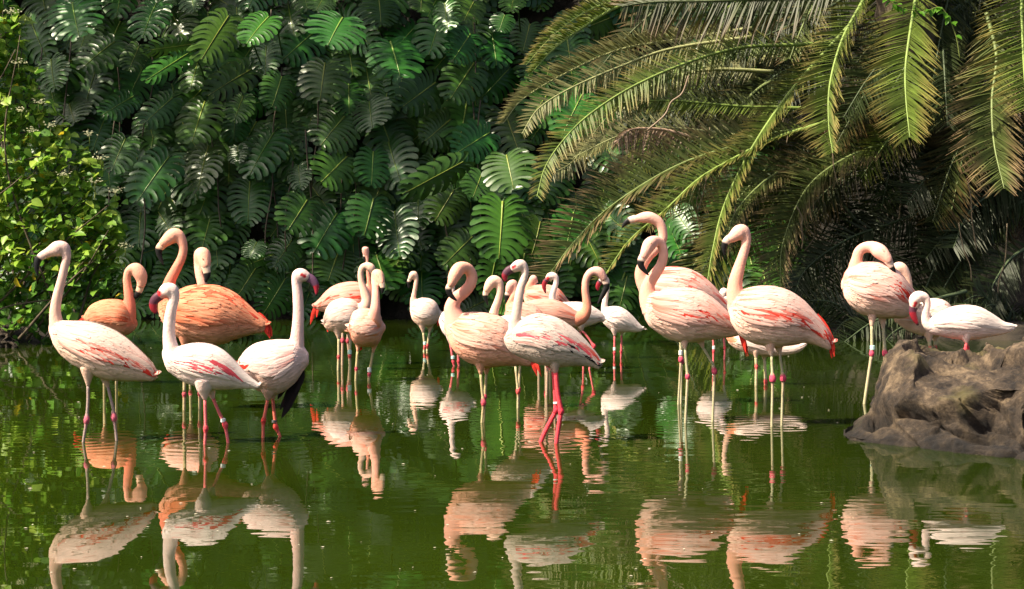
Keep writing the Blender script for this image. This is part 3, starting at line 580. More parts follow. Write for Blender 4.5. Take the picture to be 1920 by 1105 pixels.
def rock(label, prof, dfront, depth, name='rock', seed=0., NU=300, NV=190, amp=.06, back=.85):
    """prof: (px, py) skyline; dfront(px): distance of the water line; lofted front, top and back, then broken up with noise"""
    xs = np.array([p[0] for p in prof], float); ys = np.array([p[1] for p in prof], float); mb = MB(); v = []
    us = np.linspace(xs[0], xs[-1], NU)
    for u in us:
        e_ = min(1, max(.02, (u - xs[0]) / 190.)) ** .6 * min(1, max(.02, (xs[-1] - u) / 190.)) ** .6; dp = depth * e_; df = dfront(u); dt = df + .42 * dp; top = max(.02, HC - (np.interp(u, xs, ys) - YH) * dt / F); X0 = (u - 960) / F
        edge = 1.0
        # v: 0 under water at the front -> 1 under water at the back
        key = np.array([(df - .12, -.34), (df, .0), (df + .10 * dp * edge, top * .42), (df + .20 * dp * edge, top * .80), (df + .36 * dp, top * .99), (df + .55 * dp, top * 1.0), (df + .8 * dp, top * back), (df + dp, top * .35), (df + dp * 1.08, -.34)])
        cc = catmull(key, 20); idx = np.linspace(0, len(cc) - 1, NV); a = np.interp(idx, range(len(cc)), cc[:, 0]); z = np.interp(idx, range(len(cc)), cc[:, 1])
        for d_, z_ in zip(a, z): v.append((X0 * max(dt, d_), d_, z_))
    v = np.array(v).reshape(NU, NV, 3)
    du = np.gradient(v, axis=0); dv = np.gradient(v, axis=1); nr = np.cross(du, dv); nr /= np.linalg.norm(nr, axis=2)[:, :, None] + 1e-9
    if nr[NU // 2, NV // 2, 2] < 0: nr = -nr
    out = v.copy(); rr = random.Random(int(seed * 10) + 3); fl_ = out.reshape(-1, 3); fn = nr.reshape(-1, 3); Rk = (v[:, :, 0].max() - v[:, :, 0].min())
    for k in range(int(46 * Rk) if Rk < 2 else 120):      # hew flat facets and ledges out of the mass
        c = fl_[rr.randrange(len(fl_))]; idx = np.argmin(((fl_ - c) ** 2).sum(1)); n_ = fn[idx] + np.array([rr.gauss(0, .35) for _ in range(3)]); n_ /= np.linalg.norm(n_); rad = rr.uniform(.10, .36) * min(1, Rk / 1.5); dep_ = rad * rr.uniform(.05, .24)
        e = fl_ - c; q = e @ n_ + dep_; el = np.linalg.norm(e, axis=1); near = (el < rad) & (q > 0); wg = np.clip((rad - el[near]) / (rad * .025), 0, 1); fl_[near] -= n_ * (q[near] * wg)[:, None]
    for _ in range(1): out[1:-1, 1:-1] = out[1:-1, 1:-1] * .5 + (out[:-2, 1:-1] + out[2:, 1:-1] + out[1:-1, :-2] + out[1:-1, 2:]) * .125
    keep = sstep(.16, .04, v[:, :, 2])[:, :, None]; out[:] = out * (1 - keep) + v * keep
    for k in range(9):      # long cracks
        c = fl_[rr.randrange(len(fl_))]; n_ = np.array([rr.gauss(0, 1), rr.gauss(0, .6), rr.gauss(0, .8)]); n_ /= np.linalg.norm(n_); e = fl_ - c; wob = .03 * np.sin(e[:, 2] * 17 + k) + .02 * np.sin(e[:, 0] * 23); g = np.exp(-((e @ n_ + wob) / .014) ** 2) * (np.linalg.norm(e, axis=1) < .5); fl_ -= fn * (g * .05)[:, None]
    for i in range(NU):
        for j in range(NV):
            p = Vector(out[i, j]) + Vector((seed, 0, 0)); wp = p + Vector((mnoise.noise(p * 1.9), mnoise.noise(p * 1.9 + Vector((7, 3, 1))), mnoise.noise(p * 1.9 + Vector((2, 8, 5))))) * .3
            rg_ = mnoise.ridged_multi_fractal(wp * 2.2, .9, 2.1, 6, 1.0, 2.0)
            h = .55 * mnoise.noise(p * 1.6) + .28 * (rg_ - 1.1) + .35 * mnoise.noise(p * 6) + .30 * mnoise.noise(p * 13) + .22 * mnoise.noise(p * 28) - .35
            out[i, j] += nr[i, j] * h * amp * min(1., .3 + 5 * i / NU)
    f = [(i * NV + j, (i + 1) * NV + j, (i + 1) * NV + j + 1, i * NV + j + 1) for i in range(NU - 1) for j in range(NV - 1)]
    base = np.array((out[:, :, 0].mean(), out[:, :, 1].mean(), 0)); mb.add(out.reshape(-1, 3) - base, f)
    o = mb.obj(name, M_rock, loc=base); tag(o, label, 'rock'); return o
df_main = lambda u: float(np.interp(u, [1575, 1600, 1700, 1800, 1920, 2060, 2140], [8.65, 8.45, 7.95, 7.6, 7.35, 7.4, 7.8]))
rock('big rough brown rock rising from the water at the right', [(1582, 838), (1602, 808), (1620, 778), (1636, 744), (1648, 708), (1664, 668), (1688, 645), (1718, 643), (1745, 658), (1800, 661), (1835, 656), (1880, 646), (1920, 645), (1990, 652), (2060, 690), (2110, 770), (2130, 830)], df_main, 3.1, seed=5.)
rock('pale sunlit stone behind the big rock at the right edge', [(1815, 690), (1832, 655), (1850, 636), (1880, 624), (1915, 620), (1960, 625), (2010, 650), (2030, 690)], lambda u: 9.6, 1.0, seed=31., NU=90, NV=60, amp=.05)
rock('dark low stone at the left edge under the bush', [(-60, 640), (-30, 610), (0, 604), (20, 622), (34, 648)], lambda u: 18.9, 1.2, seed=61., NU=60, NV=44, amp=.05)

#BIRDS#
# ------------------------------------------------------------------ flamingos
PAL = {  # body, belly, neck low, neck high / head, covert shade, covert tip, red, leg, knee, bill base, bill tip
 'pale':   dict(body=(.80, .62, .50), belly=(.78, .60, .46), n0=(.80, .58, .46), n1=(.74, .58, .52), c0=(.80, .52, .42), c1=(.86, .74, .64), leg=(.36, .27, .24), knee=(.60, .14, .20), b0=(.72, .52, .46), b1=(.012, .012, .014)),
 'peach':  dict(body=(.88, .52, .40), belly=(.86, .45, .30), n0=(.88, .48, .38), n1=(.88, .52, .38), c0=(.86, .38, .24), c1=(.90, .64, .52), leg=(.46, .38, .20), knee=(.62, .09, .13), b0=(.80, .58, .44), b1=(.014, .013, .013)),
 'orange': dict(body=(.84, .27, .15), belly=(.72, .36, .22), n0=(.84, .26, .17), n1=(.86, .50, .36), c0=(.76, .17, .06), c1=(.88, .43, .25), leg=(.46, .36, .20), knee=(.55, .10, .12), b0=(.78, .50, .34), b1=(.014, .013, .013)),
 'salmon': dict(body=(.86, .38, .30), belly=(.80, .46, .33), n0=(.82, .32, .20), n1=(.82, .50, .42), c0=(.80, .28, .17), c1=(.84, .52, .42), leg=(.48, .34, .24), knee=(.60, .09, .12), b0=(.80, .55, .46), b1=(.014, .013, .013)),
 'pink':   dict(body=(.84, .52, .42), belly=(.82, .60, .48), n0=(.82, .44, .32), n1=(.83, .54, .44), c0=(.82, .36, .26), c1=(.86, .66, .58), leg=(.46, .42, .26), knee=(.58, .08, .14), b0=(.80, .58, .48), b1=(.014, .013, .013)),
 'white':  dict(body=(.86, .74, .72), belly=(.84, .66, .62), n0=(.86, .70, .68), n1=(.86, .70, .68), c0=(.86, .68, .68), c1=(.88, .80, .78), leg=(.72, .16, .17), knee=(.70, .08, .10), b0=(.10, .03, .05), b1=(.30, .018, .03)),
 'rose':   dict(body=(.84, .62, .60), belly=(.82, .54, .46), n0=(.82, .58, .56), n1=(.86, .66, .66), c0=(.82, .52, .50), c1=(.86, .72, .70), leg=(.76, .18, .13), knee=(.72, .07, .06), b0=(.13, .06, .11), b1=(.36, .025, .045)),
 'grey':   dict(body=(.62, .52, .48), belly=(.52, .41, .36), n0=(.60, .50, .46), n1=(.76, .62, .59), c0=(.50, .38, .36), c1=(.74, .65, .62), leg=(.72, .07, .09), knee=(.70, .05, .08), b0=(.10, .04, .06), b1=(.26, .02, .035)),
 'cream':  dict(body=(.86, .72, .60), belly=(.82, .60, .46), n0=(.84, .60, .46), n1=(.84, .62, .48), c0=(.84, .64, .50), c1=(.88, .80, .72), leg=(.52, .44, .26), knee=(.62, .10, .10), b0=(.80, .58, .46), b1=(.014, .013, .013)),
}
for _k, _p in PAL.items():
    for _q in ('body', 'belly', 'n0', 'n1', 'c0', 'c1'):
        _c = np.array(_p[_q]); _m = (1.0, .865, .85) if _k not in ('white', 'rose', 'grey') else (1.0, .93, .86); _p[_q] = tuple(_c * _m)
RED = np.array((.80, .055, .035))
def feather_strip(mb, pts, nrm, widths, cols):
    """a feather as a slightly keeled ribbon: pts n x 3, nrm n x 3"""
    t = np.gradient(pts, axis=0); sd = np.cross(t, nrm); sd /= np.linalg.norm(sd, axis=1)[:, None] + 1e-9; n = len(pts); v = []; c = []
    for i in range(n):
        w = widths[i]; v += [pts[i] - sd[i] * w - nrm[i] * w * .25, pts[i], pts[i] + sd[i] * w - nrm[i] * w * .25]; c += [cols[i] * .97, cols[i], cols[i] * .97]
    f = []
    for i in range(n - 1):
        for k in range(2): a = i * 3 + k; f.append((a, a + 1, a + 4, a + 3))
    mb.add(v, f, np.clip(np.array(c), 0, 1))

def flamingo(label, crop, cy, pal, face, torso, neck, beak, legs, tail=(), red=None, black=None, kd=.74, eye=None, patch=None, rings=(), legr=8., wdepth=0., nseg_w=(13, 13), bill_dark=.30, tail_col=None, end_z=-.29, fluff=1.0, noneck_red=0, streak=.5, dark_wing=None, red2=None, seed=0, zend=None):
    rg = random.Random(seed * 17 + 3); s = CROPS[crop][2]; d = dist_of(cy); k = d / F / s     # metres per crop pixel
    pl = {a: np.array(b, float) for a, b in PAL[pal].items()}
    ex = [q[-1] for q in legs]; cx = sum(e[0] for e in ex) / len(ex); root_xy = P(cpx(crop, cx, 0)[0], cy, d); root_xy[2] = 0
    root = empty('flamingo', root_xy); tag(root, label, 'flamingo', 'flamingos gathered in the pond')
    def L(x, y, w=0.): return P(*cpx(crop, x, y), d) + np.array((0, w, 0)) - root_xy
    # ---- torso: a stack of upright elliptical sections from chest to tail
    st = np.array(torso, float)
    h0 = (st[0, 2] - st[0, 1]) / 2; h1 = (st[-1, 2] - st[-1, 1]) / 2
    pre = [st[0, 0] - h0 * .35, (st[0, 1] + st[0, 2]) / 2 - h0 * .55, (st[0, 1] + st[0, 2]) / 2 + h0 * .55]; post = [st[-1, 0] + h1 * .5, (st[-1, 1] + st[-1, 2]) / 2 - h1 * .4, (st[-1, 1] + st[-1, 2]) / 2 + h1 * .4]
    st = np.vstack([pre, st, post])
    if face == 'R': st = st[::-1]
    D = catmull(st, 6); NT = len(D)
    cen = np.array([L(x, (a + b) / 2, wdepth) for x, a, b in D]); hh = np.maximum(.004, (D[:, 2] - D[:, 1]) / 2 * k)
    hmax = hh.max(); wd = np.minimum(hh, hmax) * kd * (.62 + .38 * hh / hmax) + .003
    def S(t, ph, sd, off=0.):
        """torso surface: t 0 chest .. 1 tail, ph from the back ridge (0) to the belly (pi); sd -1 near side"""
        q = np.clip(t, 0, 1) * (NT - 1); c = np.array([np.interp(q, range(NT), cen[:, i]) for i in range(3)]); h = np.interp(q, range(NT), hh); w = np.interp(q, range(NT), wd)
        nr = np.array((0, sd * math.sin(ph) / max(w, .01), math.cos(ph) / max(h, .01))); nr /= np.linalg.norm(nr) + 1e-9
        if t > 1: tg = cen[-1] - cen[-5]; c = c + tg / (np.linalg.norm(tg) + 1e-9) * (t - 1) * np.linalg.norm(cen[-1] - cen[0])
        return c + np.array((0, sd * math.sin(ph) * w, math.cos(ph) * h)) + nr * off, nr
    mb = MB(); NS = 24; a = np.linspace(0, 2 * math.pi, NS, endpoint=False); ring = []
    for i in range(NT): ring.append(np.column_stack([np.full(NS, cen[i, 0]), cen[i, 1] + wd[i] * np.sin(a), cen[i, 2] + hh[i] * np.cos(a)]))
    v = np.vstack(ring + [cen[:1], cen[-1:]]); f = [(i * NS + j, i * NS + (j + 1) % NS, (i + 1) * NS + (j + 1) % NS, (i + 1) * NS + j) for i in range(NT - 1) for j in range(NS)]
    A = NT * NS; f += [(A, (j + 1) % NS, j) for j in range(NS)] + [(A + 1, (NT - 1) * NS + j, (NT - 1) * NS + (j + 1) % NS) for j in range(NS)]
    mb.add(v, f)
    # ---- neck and head
    nk = np.array([(*L(q[0], q[1], (q[3] if len(q) > 3 else 0.) + wdepth), q[2] * k) for q in neck]); NK = catmull(nk, 6)
    tube(mb, NK[:, :3], NK[:, 3], 16, lat=.92)
    # ---- feathered thighs
    thighs = []
    for li, lg in enumerate(legs):
        w = (-.035 if li == 0 else .035) + wdepth
        hip, th = lg[0], lg[1]; c = np.array([L(hip[0], hip[1] - hip[2] * 1.2, w), L(hip[0], hip[1], w), L((hip[0] + th[0]) / 2, (hip[1] + th[1]) / 2, w), L(th[0], th[1], w)])
        r = np.array([hip[2] * 1.5, hip[2] * 1.1, (hip[2] + legr) * .5, legr * 1.05]) * k; cs_ = catmull(np.column_stack([c, r]), 4); tube(mb, cs_[:, :3], cs_[:, 3], 12); thighs.append(cs_)
    # fuse into one skin
    tmp = bpy.data.objects.new('tmp', mb.mesh('tmp', M_plume)); COL.objects.link(tmp)
    rm = tmp.modifiers.new('r', 'REMESH'); rm.mode = 'VOXEL'; rm.voxel_size = max(.0065, .0075 * d / 9.0 * .9); sm = tmp.modifiers.new('s', 'SMOOTH'); sm.iterations = 7; sm.factor = .5
    dg = bpy.context.evaluated_depsgraph_get(); ev = tmp.evaluated_get(dg); me = ev.to_mesh()
    nv = len(me.vertices); vv = np.empty(nv * 3); me.vertices.foreach_get('co', vv); vv = vv.reshape(-1, 3); ff = [tuple(p.vertices) for p in me.polygons]; ev.to_mesh_clear(); tm = tmp.data; bpy.data.objects.remove(tmp); bpy.data.meshes.remove(tm)
    # colours: blend of the nearest body stations
    sp = [cen[::3]]; sr = [(hh[::3] + wd[::3]) / 2]; sc_ = [np.tile(pl['body'], (len(cen[::3]), 1))]
    n_ = len(NK); u = sstep(.10, .75, np.linspace(0, 1, n_))[:, None]; nc = pl['n0'] * (1 - u) + pl['n1'] * u
    sp.append(NK[:, :3]); sr.append(NK[:, 3]); sc_.append(nc)
    for t_ in thighs: sp.append(t_[2:, :3]); sr.append(t_[2:, 3]); cc = np.linspace(0, 1, len(t_) - 2)[:, None] ** 2; sc_.append(pl['belly'] * (1 - cc) + (pl['leg'] * .5 + pl['belly'] * .5) * cc)
    sp = np.vstack(sp); sr = np.concatenate(sr); sc_ = np.vstack(sc_)
    q = np.linalg.norm(vv[:, None, :] - sp[None], axis=2) / sr[None]; W = np.exp(-9 * q); W /= W.sum(1)[:, None] + 1e-12; col = W @ sc_
    wb = W[:, :len(cen[::3])].sum(1); zc = np.interp(vv[:, 0], np.sort(cen[:, 0]), cen[np.argsort(cen[:, 0]), 2]); hz = np.interp(vv[:, 0], np.sort(cen[:, 0]), hh[np.argsort(cen[:, 0])])
    bl = (sstep(-.05, -.75, (vv[:, 2] - zc) / hz) * wb)[:, None]; col = col * (1 - bl) + pl['belly'] * bl
    if patch is not None:
        for (x, y, r, c) in patch:
            pc = L(x, y, 0); dd = np.hypot(vv[:, 0] - pc[0], vv[:, 2] - pc[2]) / (r * k); g = sstep(1.15, .6, dd)[:, None]; col = col * (1 - g) + np.array(c) * g
    # downy relief: shallow overlapping tufts
    ph_ = vv * np.array((1, 1, 1)); body = MB(); nrm_off = np.array([mnoise.noise(Vector((p[0] * 22, p[1] * 22, p[2] * 40))) for p in vv]); col = col * (1 + .10 * nrm_off * wb)[:, None]
    body.add(vv, ff, np.clip(col, 0, 1))
    # ---- bare legs, heel joint and webbed foot in the same body mesh
    for li, lg in enumerate(legs):
        w = (-.035 if li == 0 else .035) + wdepth; th, kn, en = lg[1], lg[-2], lg[-1]; mids = lg[2:-2]
        pts = [(*L(th[0], th[1] - 4, w), legr * .95 * k, 0), *[(*L(m_[0], m_[1], w), legr * .95 * k, 0) for m_ in mids]]
        a0 = np.array(mids[-1][:2] if mids else th[:2], float); b0 = np.array(kn[:2], float); dv = (b0 - a0) / (np.linalg.norm(b0 - a0) + 1e-9); e0 = np.array(en[:2], float); dw = (e0 - b0) / (np.linalg.norm(e0 - b0) + 1e-9); kr = kn[2]
        pts += [(*L(*(b0 - dv * kr * 2.2), w), legr * k, .0), (*L(*(b0 - dv * kr * .9), w), kr * .82 * k, 1), (*L(*b0, w), kr * k, 1), (*L(*(b0 + dw * kr * .9), w), kr * .8 * k, 1), (*L(*(b0 + dw * kr * 2.0), w), legr * .95 * k, .15), (*L(*e0, w), legr * .9 * k, 0)]
        E = L(*e0, w); zb = end_z if zend is None else zend; zl = zb - 0.0
        if E[2] > zl + .02: 
            dirx = (E[0] - L(*b0, w)[0]) / max(.02, L(*b0, w)[2] - E[2]); pts.append((E[0] + dirx * (E[2] - zl) * .7, E[1], zl, legr * .9 * k, 0))
        pts = np.array(pts); cc = catmull(pts, 4); kk = np.clip(cc[:, 4:5], 0, 1); tube(body, cc[:, :3], np.maximum(.003, cc[:, 3]), 8, pl['leg'] * (1 - kk) + pl['knee'] * kk)
        fx = -1 if face == 'L' else 1; Ft = cc[-1, :3]
        body.add([Ft + (-.01 * fx, 0, .012), Ft + (.11 * fx, -.05, -.004), Ft + (.125 * fx, 0, .0), Ft + (.11 * fx, .05, -.004), Ft + (-.02 * fx, 0, -.008)], [(0, 1, 2), (0, 2, 3), (4, 2, 1), (4, 3, 2), (0, 4, 1), (0, 3, 4)], pl['leg'])
    body.obj('body', M_plume, root)
    # ---- bill: deep, kinked, dark towards the tip
    bk = np.array([(*L(q_[0], q_[1], (q_[3] if len(q_) > 3 else (neck[-1][3] if len(neck[-1]) > 3 else 0.)) + wdepth), q_[2] * k) for q_ in beak]); BK = catmull(bk, 7); u = np.linspace(0, 1, len(BK))[:, None]
    g = sstep(bill_dark - .13, bill_dark - .02, u); bc = pl['b0'] * (1 - g) + pl['b1'] * g
    if pal in ('white', 'rose', 'grey'): g2 = sstep(.86, .97, u); bc = bc * (1 - g2) + np.array((.02, .015, .02)) * g2
    mbk = MB(); tube(mbk, BK[:, :3], BK[:, 3], 12, bc, lat=.62); bo_ = mbk.obj('bill', M_beak, root)
    # mouth line
    t_, U_, V_ = frames(BK[:, :3])
    # ---- eyes
    if eye is not None:
        er = max(2.4, neck[-2][2] * .10) * k; hw = nk[-2][3] * .80; red_eye = pal in ('white', 'rose', 'grey')
        for sd in (-1, 1):
            eb = MB(); pe = L(eye[0], eye[1], (neck[-2][3] if len(neck[-2]) > 3 else 0.) + wdepth) + np.array((0, sd * hw, 0))
            tube(eb, np.array([(0, y_, 0) for y_ in np.linspace(-er, er, 6)]), er * np.array([.3, .8, 1, 1, .8, .3]), 8, (.55, .03, .02) if red_eye else (.62, .50, .22))
            eo = eb.obj('eye', M_eye, root); eo.location = pe; pb = MB(); tube(pb, np.array([(0, y_, 0) for y_ in np.linspace(-er * .3, er * .3, 4)]), er * .55, 7, (.006, .006, .006)); po = pb.obj('pupil', M_eye, eo); po.location = (0, sd * er * .9, 0)
    # ---- wings: overlapping covert feathers laid over the back and flank, long feathers behind
    NR, NC = nseg_w; blen = np.linalg.norm(cen[-1] - cen[0])
    for sd in (-1, 1):
        wm = MB(); fl = MB()
        under = [(R_, c_, n_) for R_, c_, n_ in ((red, RED if pal not in ('white', 'grey') else np.array((.82, .10, .13)), 15), (red2, RED if pal not in ('white', 'grey') else np.array((.82, .10, .13)), 8), (black, np.array((.022, .018, .022)), 12)) if R_ is not None]
        for R_, c_, n_ in under:
            prob = R_[4] if len(R_) > 4 else 1.
            if prob < .34: continue
            for q0 in range(n_):
                if rg.random() > prob + .2: continue
                t0 = R_[0] + (R_[1] - R_[0]) * q0 / n_ - .05 + rg.uniform(-.015, .015); ph0 = min(1.62, (R_[2] + R_[3]) / 2) - .12 + rg.uniform(-.06, .06); ln = rg.uniform(.12, .20); pts = []; nr = []
                for q_ in np.linspace(0, 1, 6):
                    p_, n__ = S(min(1.0, t0 + ln * q_), ph0 + (.30 + .1 * rg.random()) * q_, sd, .0088 + .004 * q_); pts.append(p_); nr.append(n__)
                wmax = max(.008, np.interp(np.clip(t0, 0, 1) * (NT - 1), range(NT), hh) * .12); cr_ = c_ * rg.uniform(.8, 1.1)
                feather_strip(wm, np.array(pts), np.array(nr), wmax * np.array([.6, 1, 1, .85, .5, .1]), [cr_] * 6)
        for i in range(NR):
            for j in range(NC):
                t0 = .20 + .56 * i / (NR - 1) + rg.uniform(-.02, .02); ph0 = .12 + (1.72 - .25 * i / NR) * (j + .5 * (i % 2)) / NC + rg.uniform(-.04, .04); ln = rg.uniform(.17, .25); dph = rg.uniform(.05, .22)
                base = pl['c0'] * (1 - .10 * rg.random()); tip = pl['c1'] * rg.uniform(.93, 1.05); st_ = rg.random(); shade = base * streak + tip * (1 - streak)
                if st_ < .34: shade = tip * .96
                elif st_ > .80: shade = pl['c0'] * .70 + RED * .30 * (.35 + streak)
                isred = False
                for R_ in (red, red2):
                    if R_ is not None and R_[0] < t0 + ln * .3 < R_[1] and R_[2] < ph0 + .1 < R_[3] and rg.random() < R_[4] * (.7 if R_[4] > .34 else 1): isred = True
                if isred: shade = (lambda m_: RED * m_ + pl['c0'] * (1 - m_))(rg.uniform(.45, 1.0)) if pal not in ('white', 'grey') else np.array((.80, .10, .13)) * rg.uniform(.85, 1.1); tip = shade * .75 + tip * .25
                if black is not None and rg.random() < .4 and black[0] < t0 + ln * .3 < black[1] and black[2] < ph0 < black[3]: shade = np.array((.03, .022, .03)); tip = shade * 1.2
                pts = []; nr = []; n = 6
                for q_ in np.linspace(0, 1, n):
                    p_, n__ = S(t0 + ln * q_, ph0 + dph * q_, sd, .002 + .008 * min(1., ph0 / 1.65) ** 2 * (1 - .5 * i / NR) + (.0068 * fluff * q_)); pts.append(p_); nr.append(n__)
                wmax = max(.007, np.interp(np.clip(t0, 0, 1) * (NT - 1), range(NT), hh) * 1.72 / NC * rg.uniform(.62, .85))
                feather_strip(wm, np.array(pts), np.array(nr), wmax * np.array([.55, .9, 1.0, .92, .68, .18]), [shade * (1 - q_ ** 2) + tip * q_ ** 2 for q_ in np.linspace(0, 1, n)])
        wo = wm.obj('wing', M_feather, root)
        for j in range(9):      # long flight feathers folded over the rump
            t0 = .60 + .03 * j; ph0 = 1.45 - .13 * j + rg.uniform(-.03, .03); ln = .40 + .012 * j - .02 * abs(j - 6); pts = []; nr = []; n = 7
            tipc = RED * rg.uniform(.8, 1.05) if red is not None and rg.random() < (.75 if red[4] > .6 else .35) else pl['c1'] * .98
            if pal in ('white', 'cream') : tipc = pl['c1']
            for q_ in np.linspace(0, 1, n):
                p_, n__ = S(min(1.02, t0 + ln * q_), ph0 * (1 - .35 * q_), sd, .006 + .010 * q_); pts.append(p_); nr.append(n__)
            wmax = np.interp(.7 * (NT - 1), range(NT), hh) * .16
            feather_strip(fl, np.array(pts), np.array(nr), max(.007, wmax) * np.array([.5, .9, 1, 1, .9, .7, .2]), [pl['c1'] * (1 - q_) + tipc * q_ for q_ in np.linspace(0, 1, n)])
        tag(fl.obj('flight_feathers', M_feather, wo), kind='stuff')
    # ---- small contour feathers over breast, belly and flank
    dn = MB(); ND = 620 if d < 12 else 260
    for _ in range(ND):
        sd = rg.choice((-1, -1, 1)); t0 = rg.uniform(.03, .92); ph0 = rg.uniform(.15, 3.05); ln = rg.uniform(.028, .055) / blen * (1 + .6 * fluff); w_ = np.interp(t0 * (NT - 1), range(NT), hh)
        if ph0 < 1.7 and t0 > .22: continue
        b_ = float(sstep(1.3, 2.4, ph0)); cb = (pl['body'] * (1 - b_) + pl['belly'] * b_) * rg.uniform(.94, 1.06); ct = np.minimum(1, cb * 1.06 + .02); pts = []; nr = []
        for q_ in np.linspace(0, 1, 4):
            p_, n__ = S(t0 + ln * q_, ph0 + rg.uniform(-.01, .05) * q_, sd, .0005 + .005 * q_ * fluff); pts.append(p_); nr.append(n__)
        feather_strip(dn, np.array(pts), np.array(nr), min(.014, w_ * .2) * np.array([.6, 1, .8, .15]), [cb, cb, ct, ct])
    if dn.n: tag(dn.obj('contour_feathers', M_plume, root), kind='stuff')
    # ---- tail and hanging plumes
    if tail:
        tc_ = np.array(tail_col if tail_col else RED)
        for (path, wdt) in tail:
            tm_ = MB(); pp = [L(x, y, wdepth) for x, y in path]
            for r_ in range(4):
                off = np.array((rg.uniform(-1, 1) * wdt * k * .35, rg.uniform(-.03, .03), rg.uniform(-1, 1) * wdt * k * .2)); c = catmull(np.array(pp), 5); u_ = np.linspace(0, 1, len(c)); c = c + off * np.minimum(1, u_ * 2)[:, None] * .9
                c = c[:max(4, int(len(c) * rg.uniform(.72, 1.01)))]; u_ = np.linspace(0, 1, len(c)); nn = np.tile((rg.uniform(-.3, .3), -1., .25), (len(c), 1)); nn /= np.linalg.norm(nn, axis=1)[:, None]
                feather_strip(tm_, c, nn, wdt * k * .62 * np.interp(u_, [0, .2, .75, 1], [.6, 1, .8, .1]), [tc_ * rg.uniform(.8, 1.1)] * len(c))
            tm_.obj('tail_plume', M_feather, root)
    if dark_wing:
        dm = MB()
        for (path, wdt) in dark_wing:
            pp = np.array([L(x, y, wdepth + .03) for x, y in path]); c = catmull(pp, 5); u_ = np.linspace(0, 1, len(c)); nn = np.tile((rg.uniform(-.2, .2), -1., .1), (len(c), 1)); nn /= np.linalg.norm(nn, axis=1)[:, None]
            feather_strip(dm, c + np.array((0, rg.uniform(-.015, .015), 0)), nn, wdt * .75 * k * np.interp(u_, [0, .3, .8, 1], [.7, 1, .7, .1]), [np.array((.022, .015, .016)) * rg.uniform(.7, 1.6)] * len(c))
        dm.obj('drooping_wing', M_feather, root)
    for (x, y, r, li, colr) in rings:
        rb = MB(); w = (-.035 if li == 0 else .035) + wdepth; c = np.array([L(x, y - r * .9, w), L(x, y + r * .9, w)]); tube(rb, np.array([c[0], c[0] * .5 + c[1] * .5, c[1]]), (legr + 4) * k, 12, colr); rb.obj('leg_ring', M_ring, root, smooth=False)
    return root
WHT = (.80, .80, .76); MINT = (.50, .72, .66); FACE = (.62, .03, .04)

flamingo('pale flamingo at the far left with grey-pink neck raised and red wing patches', 'A', 828, 'pale', 'L',
 [(138, 470, 520), (165, 452, 580), (200, 456, 625), (250, 458, 665), (300, 460, 692), (350, 468, 715), (400, 485, 730), (450, 510, 738), (500, 545, 739), (550, 590, 739), (600, 645, 738), (625, 690, 736)],
 [(205, 560, 50), (175, 505, 40), (162, 450, 31), (160, 400, 26), (172, 330, 23), (189, 265, 21), (203, 205, 20), (213, 155, 21), (200, 115, 30), (170, 118, 38), (138, 130, 27), (112, 143, 20)],
 [(120, 138, 21), (95, 152, 19), (78, 172, 17), (72, 205, 13), (77, 243, 4)],
 [[(322, 705, 26), (322, 765), (322, 830), (316, 920, 15), (300, 1025)], [(385, 722, 24), (400, 775), (424, 870), (428, 915, 15), (441, 1025)]],
 tail=[([(590, 660), (620, 690), (645, 725)], 18)], tail_col=(.05, .03, .03), red=(.30, .98, 1.3, 1.75, .6), eye=(143, 117), bill_dark=.42, streak=.25, seed=1)
flamingo('orange flamingo preening its breast, behind the pale flamingo at far left', 'A', 720, 'orange', 'R',
 [(303, 430, 462), (320, 395, 490), (350, 372, 503), (400, 357, 515), (450, 357, 521), (480, 366, 526), (510, 392, 518), (533, 440, 498)],
 [(495, 455, 46), (508, 400, 32), (508, 350, 25), (501, 300, 21), (497, 255, 19), (508, 220, 20), (538, 212, 30), (560, 240, 32), (566, 272, 24), (560, 298, 18)],
 [(562, 292, 18), (552, 320, 16), (538, 340, 14), (518, 346, 5)],
 [[(400, 515, 18), (397, 560), (394, 880, 11), (392, 950)], [(445, 520, 18), (444, 560), (442, 840, 11), (444, 955)]],
 tail=[([(300, 440), (262, 480), (250, 535)], 16)], eye=(560, 235), legr=7, bill_dark=.4, streak=.55, seed=2)
flamingo('large deep orange flamingo with red tail, looking left behind the white flamingo', 'B', 768, 'orange', 'L',
 [(108, 350, 440), (130, 335, 480), (180, 318, 528), (220, 300, 548), (270, 290, 560), (330, 288, 570), (390, 297, 566), (440, 320, 547), (490, 358, 530), (540, 408, 515), (585, 450, 508)],
 [(165, 420, 62), (138, 345, 42), (146, 275, 28), (175, 215, 24), (202, 160, 21), (210, 110, 21), (192, 62, 28), (165, 55, 36), (130, 80, 28), (108, 100, 20)],
 [(115, 96, 21), (98, 115, 19), (95, 140, 14), (105, 168, 9), (115, 192, 3)],
 [[(225, 545, 26), (222, 600), (220, 800, 11), (219, 872)], [(300, 555, 30), (288, 610), (283, 800, 11), (283, 872)]],
 tail=[([(550, 430), (590, 465), (612, 505), (628, 550)], 26), ([(560, 420), (600, 470), (618, 520)], 22)], red=(.30, .8, .2, .9, .30), eye=(140, 68), bill_dark=.35, streak=.75, fluff=1.6, seed=3)
